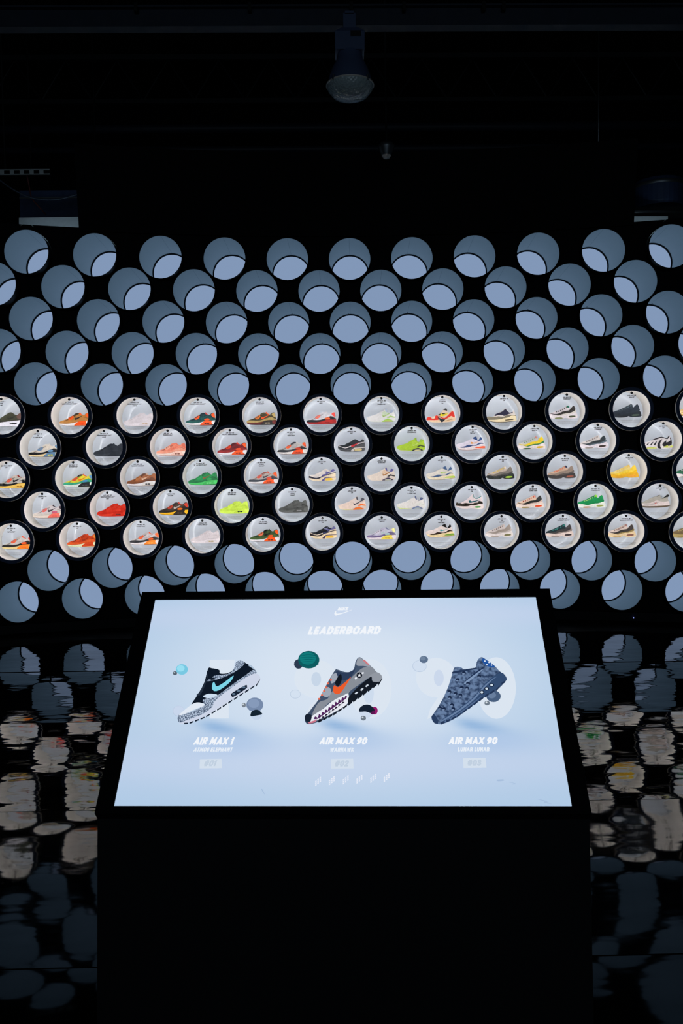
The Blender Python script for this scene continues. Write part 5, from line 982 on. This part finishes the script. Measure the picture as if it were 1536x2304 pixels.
SCREEN_TEXT = [
 ('NIKE', -20.2, 633.6, 15.3, 645.3, (240, 244, 250), 0.35),
 ('LEADERBOARD', -110.4, 543.4, 116.6, 572.8, (240, 244, 250), 0.3),
 ('AIR MAX 1', -416.9, 175.9, -300.4, 199.4, (240, 244, 250), 0.3),
 ('ATMOS ELEPHANT', -413.0, 155.9, -302.2, 168.4, (228, 236, 246), 0.25),
 ('#01', -377.8, 112.4, -342.2, 130.4, (192, 207, 224), 0.25),
 ('AIR MAX 90', -64.0, 176.2, 72.2, 198.2, (240, 244, 250), 0.3),
 ('WARHAWK', -31.2, 154.7, 35.1, 167.5, (228, 236, 246), 0.2),
 ('#02', -17.8, 111.4, 20.8, 129.3, (192, 207, 224), 0.25),
 ('AIR MAX 90', 294.7, 176.5, 432.9, 198.5, (240, 244, 250), 0.3),
 ('LUNAR LUNAR', 319.1, 155.0, 407.6, 167.7, (228, 236, 246), 0.2),
 ('#03', 342.8, 113.0, 382.1, 130.9, (192, 207, 224), 0.25),
]

SW, SH, TILT, SZ = 1.21, 0.681, 0.774, 0.7345
con = thing('touch_console', 'black wedge-shaped console with a bright tilted leaderboard screen', 'console', (0.0261, 2.2075, 0), (0, 0, -0.0511))
ct, st = math.cos(TILT), math.sin(TILT)
def prof(v, n): return (v * ct - n * st, SZ + v * st + n * ct)      # distance up the slope, height above it
HWID = 0.6525
pr = [(-0.062, 0.0), prof(-0.021, -0.03), prof(-0.021, -0.004), prof(0.7115, -0.004), prof(0.7115, -0.05), (0.56, 0.0)]
n = len(pr)
v = [(-HWID, y, z) for y, z in pr] + [(HWID, y, z) for y, z in pr]
f = [tuple(range(n))[::-1], tuple(range(n, 2 * n))] + [(i, (i + 1) % n, n + (i + 1) % n, n + i) for i in range(n)]
body = obj('body', mesh('body', v, f, [M['console']]), con)
# everything on the slope is built in a frame lying on it: x right, y up the slope, z out of the screen
slope = dict(loc=(0, 0, SZ), rot=(TILT, 0, 0))
bz = join(box(-HWID, -SW / 2, -0.021, 0.7115, -0.006, 0.004), box(SW / 2, HWID, -0.021, 0.7115, -0.006, 0.004),
          box(-SW / 2, SW / 2, -0.021, 0.0, -0.006, 0.004), box(-SW / 2, SW / 2, SH, 0.7115, -0.006, 0.004))
obj('bezel', mesh('bezel', *bz, [M['bezel']]), con, **slope)
gx, gy = 120, 68
V, F, COLR = [], [], []
def mix(a, b, t): return tuple(p + (q - p) * t for p, q in zip(a, b))
def sstep(a, b, x):
    t = max(0, min(1, (x - a) / (b - a))); return t * t * (3 - 2 * t)
for j in range(gy + 1):
    for i in range(gx + 1):
        x, y = -SW / 2 + SW * i / gx, SH * j / gy
        V.append((x, y, 0.0))
        d = math.sqrt((x / 0.66) ** 2 * 0.85 + ((y - 0.40) / 0.40) ** 2)
        c = mix((215, 227, 242), (176, 202, 229), sstep(0.15, 1.25, d))
        c = mix(c, (200, 212, 238), 0.5 * math.exp(-((y - 0.12) / 0.07) ** 2) + 0.5 * math.exp(-((y - 0.62) / 0.05) ** 2))
        for (su, sv) in SCREEN_SHADOWS:
            dx, dy = (x - su / 1000.0), (y - sv / 1000.0)
            dy2 = dy + 0.22 * dx
            wdt = 0.085 if dx > 0 else 0.05
            c = mix(c, (138, 176, 218), 0.85 * math.exp(-(dx / wdt) ** 2 - (dy2 / 0.019) ** 2))
            c = mix(c, (168, 194, 230), 0.6 * math.exp(-((dx - 0.05) / 0.13) ** 2 - ((dy + 0.05) / 0.035) ** 2))
        COLR.append(s2l(c))
for j in range(gy):
    for i in range(gx):
        q = j * (gx + 1) + i; F.append((q, q + 1, q + gx + 2, q + gx + 1))
me = mesh('screen', V, F, [M['display']])
ca = me.color_attributes.new('ink', 'FLOAT_COLOR', 'CORNER')
for lp in me.loops: ca.data[lp.index].color = (*COLR[lp.vertex_index], 1)
scr = obj('screen', me, con, **slope)
MATI = {'ELE': 1, 'CRA': 2}
def screen_art(name, items, z0, label=None):
    polys = []
    for k, (col, mode, pts) in enumerate(items):
        q = [(a / 1000.0, b / 1000.0) for a, b in pts]
        if mode == 's': q = rounded(q, 4)
        polys.append(([(a, b, z0 + 0.00012 * k) for a, b in q], s2l(col) if isinstance(col, tuple) else (0, 0, 0), MATI.get(col, 0) if isinstance(col, str) else 0))
    o = obj(name, ink_mesh(name, polys, [M['display'], M['ELE'], M['CRA']]), scr)
    if label: o['label'] = label
screen_art('sneaker_image', SCREEN['S1'], 0.0004, 'black and grey sneaker with cracked leather print')
screen_art('sneaker_image', SCREEN['S2'], 0.0004, 'grey and orange sneaker with a shark mouth')
screen_art('sneaker_image', SCREEN['S3'], 0.0004, 'blue-grey sneaker with a cratered print')
MK = SCREEN['MISC']
screen_art('brand_mark', MK[:1], 0.0004)
for k in range(3): screen_art('rank_box', MK[1 + k:2 + k], 0.0004)
for k in range(6): screen_art('bar_group', MK[4 + 9 * k:13 + 9 * k], 0.0004)  # six groups of small pale slanted bars
for k in range(4): screen_art('smudge', MK[58 + k:59 + k], 0.0004)
for (s, u0, v0, u1, v1, col, shear) in SCREEN_TEXT:
    v, f = text_geo(s, shear, 0.27)
    x0 = min(p[0] for p in v); x1 = max(p[0] for p in v)
    polys = [([(u0 / 1000 + (v[i][0] - x0) / (x1 - x0) * (u1 - u0) / 1000, v0 / 1000 + v[i][1] * (v1 - v0) / 1000, 0.0135 if 0 else 0.0032) for i in q], s2l(col), 0) for q in f]
    obj('screen_text', ink_mesh('screen_text', polys, [M['display']]), scr)

# ------------------------------------------------------------------ overhead
bm = thing('ceiling_beam', 'dark steel beam running across below the black ceiling', 'beam', (0.17, 6.2, 4.70), (0, 0, 0))
obj('lower_flange', mesh('lower_flange', *box(-6, 6, -0.045, 0.045, 0.0, 0.012), [M['duct']]), bm)
obj('web', mesh('web', *box(-6, 6, -0.004, 0.004, 0.012, 0.135), [M['duct']]), bm)
obj('upper_flange', mesh('upper_flange', *box(-6, 6, -0.045, 0.045, 0.135, 0.147), [M['duct']]), bm)
for x in (-1.45, -0.66, 0.05, 0.42, 0.98, 1.12): obj('clamp', mesh('clamp', *box(x - 0.012, x + 0.012, -0.05, 0.05, 0.10, 0.16), [M['sleeve']]), bm)
for x in (-3.5, 3.5): obj('hanger_rod', mesh('hanger_rod', *tube([(x, 0, 0.147), (x, 0, 1.8)], 0.012), [M['darksteel']]), bm)

lp = thing('pendant_lamp', 'dark bell-shaped pendant lamp hanging unlit below the beam', 'lamp', (0.200, 6.0, 4.13))
obj('mounting_arm', mesh('mounting_arm', *join(box(-0.042, 0.042, -0.03, 0.03, 0.44, 0.56), box(-0.03, 0.03, -0.03, 0.23, 0.555, 0.575)), [M['lamp']]), lp)
hb = obj('ballast_box', mesh('ballast_box', [(-0.098,-0.08,0.30),(0.098,-0.08,0.30),(0.098,0.08,0.30),(-0.098,0.08,0.30),(-0.10,-0.08,0.42),(0.10,-0.08,0.42),(0.10,0.08,0.42),(-0.10,0.08,0.42),(-0.06,-0.06,0.45),(0.06,-0.06,0.45),(0.06,0.06,0.45),(-0.06,0.06,0.45)],
   [(3,2,1,0),(0,1,5,4),(1,2,6,5),(2,3,7,6),(3,0,4,7),(4,5,9,8),(5,6,10,9),(6,7,11,10),(7,4,8,11),(8,9,10,11)], [M['lamp']]), lp)
obj('label_plate', mesh('label_plate', *box(0.005, 0.075, -0.084, -0.079, 0.385, 0.42), [M['sleeve']]), hb)
obj('bell', mesh('bell', *lathe([(0.085, 0.31), (0.09, 0.26), (0.125, 0.20), (0.148, 0.13), (0.152, 0.10)], 40, 'Z'), [M['lamp']], smooth=True), lp)
obj('reflector_rim', mesh('reflector_rim', *lathe([(0.150, 0.102), (0.164, 0.098), (0.166, 0.090), (0.155, 0.088)], 40, 'Z'), [M['rim']], smooth=True), lp)
obj('lens', mesh('lens', *lathe([(0.160, 0.092), (0.150, 0.060), (0.115, 0.022), (0.06, 0.003), (0.001, 0.0)], 40, 'Z'), [M['lens']], smooth=True), lp)
for a in range(4):
    an = math.pi / 4 + a * math.pi / 2
    obj('latch', mesh('latch', *tube([(0.160 * math.cos(an), 0.160 * math.sin(an), 0.12), (0.168 * math.cos(an), 0.168 * math.sin(an), 0.085)], 0.006, 6), [M['steel']]), lp)

sp = thing('sprinkler_spotlight', 'small round metal spotlight hanging above the tube wall', 'spotlight', (0.57, 7.7, 4.325))
obj('bulb_face', mesh('bulb_face', *lathe([(0.002, 0.0), (0.026, 0.003), (0.042, 0.026)], 24, 'Z'), [M['rim']], smooth=True), sp)
obj('shade', mesh('shade', *lathe([(0.042, 0.026), (0.070, 0.09), (0.076, 0.11), (0.05, 0.138), (0.016, 0.143)], 24, 'Z'), [M['steel']], smooth=True), sp)
obj('stem', mesh('stem', *tube([(0, 0, 0.14), (0, 0, 2.175)], 0.008), [M['darksteel']]), sp)

tr = thing('ceiling_truss', 'dark open-web truss far under the ceiling', 'truss', (0.3, 10.4, 5.92))
obj('lower_chord', mesh('lower_chord', *box(-6, 6, -0.03, 0.03, 0.0, 0.05), [M['darksteel']]), tr)
obj('upper_chord', mesh('upper_chord', *box(-6, 6, -0.03, 0.03, 0.50, 0.56), [M['darksteel']]), tr)
for k in range(20):
    x = -6 + 0.6 * k
    obj('brace', mesh('brace', *tube([(x, 0, 0.04), (x + 0.3, 0, 0.5), (x + 0.6, 0, 0.04)], 0.014, 6), [M['darksteel']]), tr)
for (z, rad, lb) in ((5.86, 0.055, 'upper dark pipe running level high behind the wall'), (5.60, 0.045, 'lower dark pipe running level high behind the wall')):
    o = obj('ceiling_pipe', mesh('ceiling_pipe', *tube([(-6, 0, 0), (-2, 0, 0.0), (2, 0, 0.0), (6, 0, 0.0)], rad, 14), [M['duct']], smooth=True), None, (0, 11.0, z))
    tag(o, lb, 'pipe', 'pipes behind the wall')

# ------------------------------------------------------------------ behind the top corners of the wall
o = obj('trim_2', mesh('trim_2', [(-3.23, 9.3, 4.293), (-2.2, 9.3, 4.30), (-2.2, 9.3, 3.9), (-3.23, 9.3, 3.9), (-3.23, 9.34, 4.293), (-2.2, 9.34, 4.30), (-2.2, 9.34, 3.9), (-3.23, 9.34, 3.9)],
   [(0, 3, 2, 1), (4, 5, 6, 7), (0, 1, 5, 4), (1, 2, 6, 5), (2, 3, 7, 6), (3, 0, 4, 7)], [M['trim']]), None, kind='structure')
o = obj('trim_3', mesh('trim_3', [(2.9, 9.3, 4.262), (3.72, 9.3, 4.256), (3.72, 9.3, 3.9), (2.9, 9.3, 3.9), (2.9, 9.34, 4.262), (3.72, 9.34, 4.256), (3.72, 9.34, 3.9), (2.9, 9.34, 3.9)],
   [(0, 3, 2, 1), (4, 5, 6, 7), (0, 1, 5, 4), (1, 2, 6, 5), (2, 3, 7, 6), (3, 0, 4, 7)], [M['trim']]), None, kind='structure')
# perforated strut channel at the left corner
st_ = thing('perforated_strut', 'perforated steel strut channel high in the left corner', 'strut', (-3.9, 9.4, 4.775))
V, F = [], []
def quad(a, b, c, d, y=0.0):
    o0 = len(V); V.extend([(a, y, c), (b, y, c), (b, y, d), (a, y, d)]); F.append((o0, o0 + 1, o0 + 2, o0 + 3))
quad(0, 0.98, 0.0, 0.012); quad(0, 0.98, 0.046, 0.058)
x = 0.03
while x < 0.95:
    quad(x, x + 0.045, 0.012, 0.046); x += 0.105
obj('perforated_face', mesh('perforated_face', V, F, [M['galv']]), st_)
obj('channel_back', mesh('channel_back', *box(0, 0.98, 0.03, 0.035, 0, 0.058), [M['sleeve']]), st_)
obj('hanger_rod', mesh('hanger_rod', *tube([(0.5, 0.02, 0.05), (0.5, 0.02, 1.725)], 0.01), [M['darksteel']]), st_)
eq = thing('equipment_crate', 'dark blue equipment housing above the left end of the wall', 'equipment', (-2.95, 9.75, 4.30))
obj('shell', mesh('shell', *box(-0.42, 0.45, 0, 0.4, 0.0, 0.42), [M['crate']]), eq)
obj('cover_strip', mesh('cover_strip', *box(-0.42, 0.45, -0.012, 0.0, 0.33, 0.345), [M['steel']]), eq)
obj('foot', mesh('foot', *box(-0.4, 0.42, 0.05, 0.35, -0.25, 0.0), [M['darksteel']]), eq)
for x in (-0.35, 0.38): obj('hanger_rod', mesh('hanger_rod', *tube([(x, 0.2, 0.42), (x, 0.2, 2.2)], 0.01), [M['sleeve']]), eq)
def cable(label, pts, rad, m):
    tag(obj('cable', mesh('cable', *tube(rounded_open(pts), rad, 6), [m], smooth=True)), label, 'cable', 'loose cables above the wall')
def rounded_open(pts, sub=6):
    out = []; n = len(pts)
    for i in range(n - 1):
        p0, p1, p2, p3 = pts[max(i - 1, 0)], pts[i], pts[i + 1], pts[min(i + 2, n - 1)]
        for k in range(sub):
            t = k / sub
            out.append(tuple(0.5 * (2 * b + (c - a) * t + (2 * a - 5 * b + 4 * c - d) * t * t + (3 * b - a - 3 * c + d) * t ** 3) for a, b, c, d in zip(p0, p1, p2, p3)))
    out.append(tuple(pts[-1])); return out
cable('pale cable sagging below the perforated strut', [(-3.5, 9.36, 4.76), (-3.32, 9.36, 4.62), (-3.1, 9.36, 4.52), (-2.85, 9.36, 4.50), (-2.6, 9.36, 4.56), (-2.3, 9.4, 4.66)], 0.009, M['cable'])
cable('dull red cable dropping from the perforated strut', [(-3.16, 9.39, 4.77), (-3.15, 9.42, 4.66), (-3.13, 9.43, 4.54), (-3.05, 9.43, 4.44), (-2.98, 9.42, 4.36)], 0.007, M['redcable'])
dr = thing('round_drum', 'dark blue round drum above the right end of the wall', 'drum', (3.85, 9.9, 4.50))
obj('drum_shell', mesh('drum_shell', *lathe([(0.001, 0.0), (0.27, 0.0), (0.29, 0.04), (0.29, 0.26), (0.27, 0.30), (0.001, 0.30)], 32, 'Z'), [M['crate']], smooth=False), dr)
obj('drum_band', mesh('drum_band', *lathe([(0.293, 0.22), (0.297, 0.23), (0.297, 0.25), (0.293, 0.26)], 32, 'Z'), [M['steel']], smooth=True), dr)
obj('drum_stand', mesh('drum_stand', *box(-0.5, 0.3, -0.1, 0.25, -0.13, 0.0), [M['darksteel']]), dr)
o = obj('metal_pipe', mesh('metal_pipe', *join(tube([(2.9, 9.42, 4.335), (3.9, 9.42, 4.335)], 0.022, 12), tube([(3.0, 9.42, 4.335), (3.0, 9.42, 6.5)], 0.008, 8)), [M['steel']], smooth=True))
tag(o, 'short shiny pipe above the right corner board', 'pipe')
o = obj('indicator_light', mesh('indicator_light', *lathe([(0.001, -0.004), (0.004, -0.003), (0.005, 0.0)], 10, 'Y'), [M['blueled']]), None, tuple(wall_point(2.84, 0.05, -0.03)))
tag(o, 'tiny blue indicator light on the black baseboard', 'light')
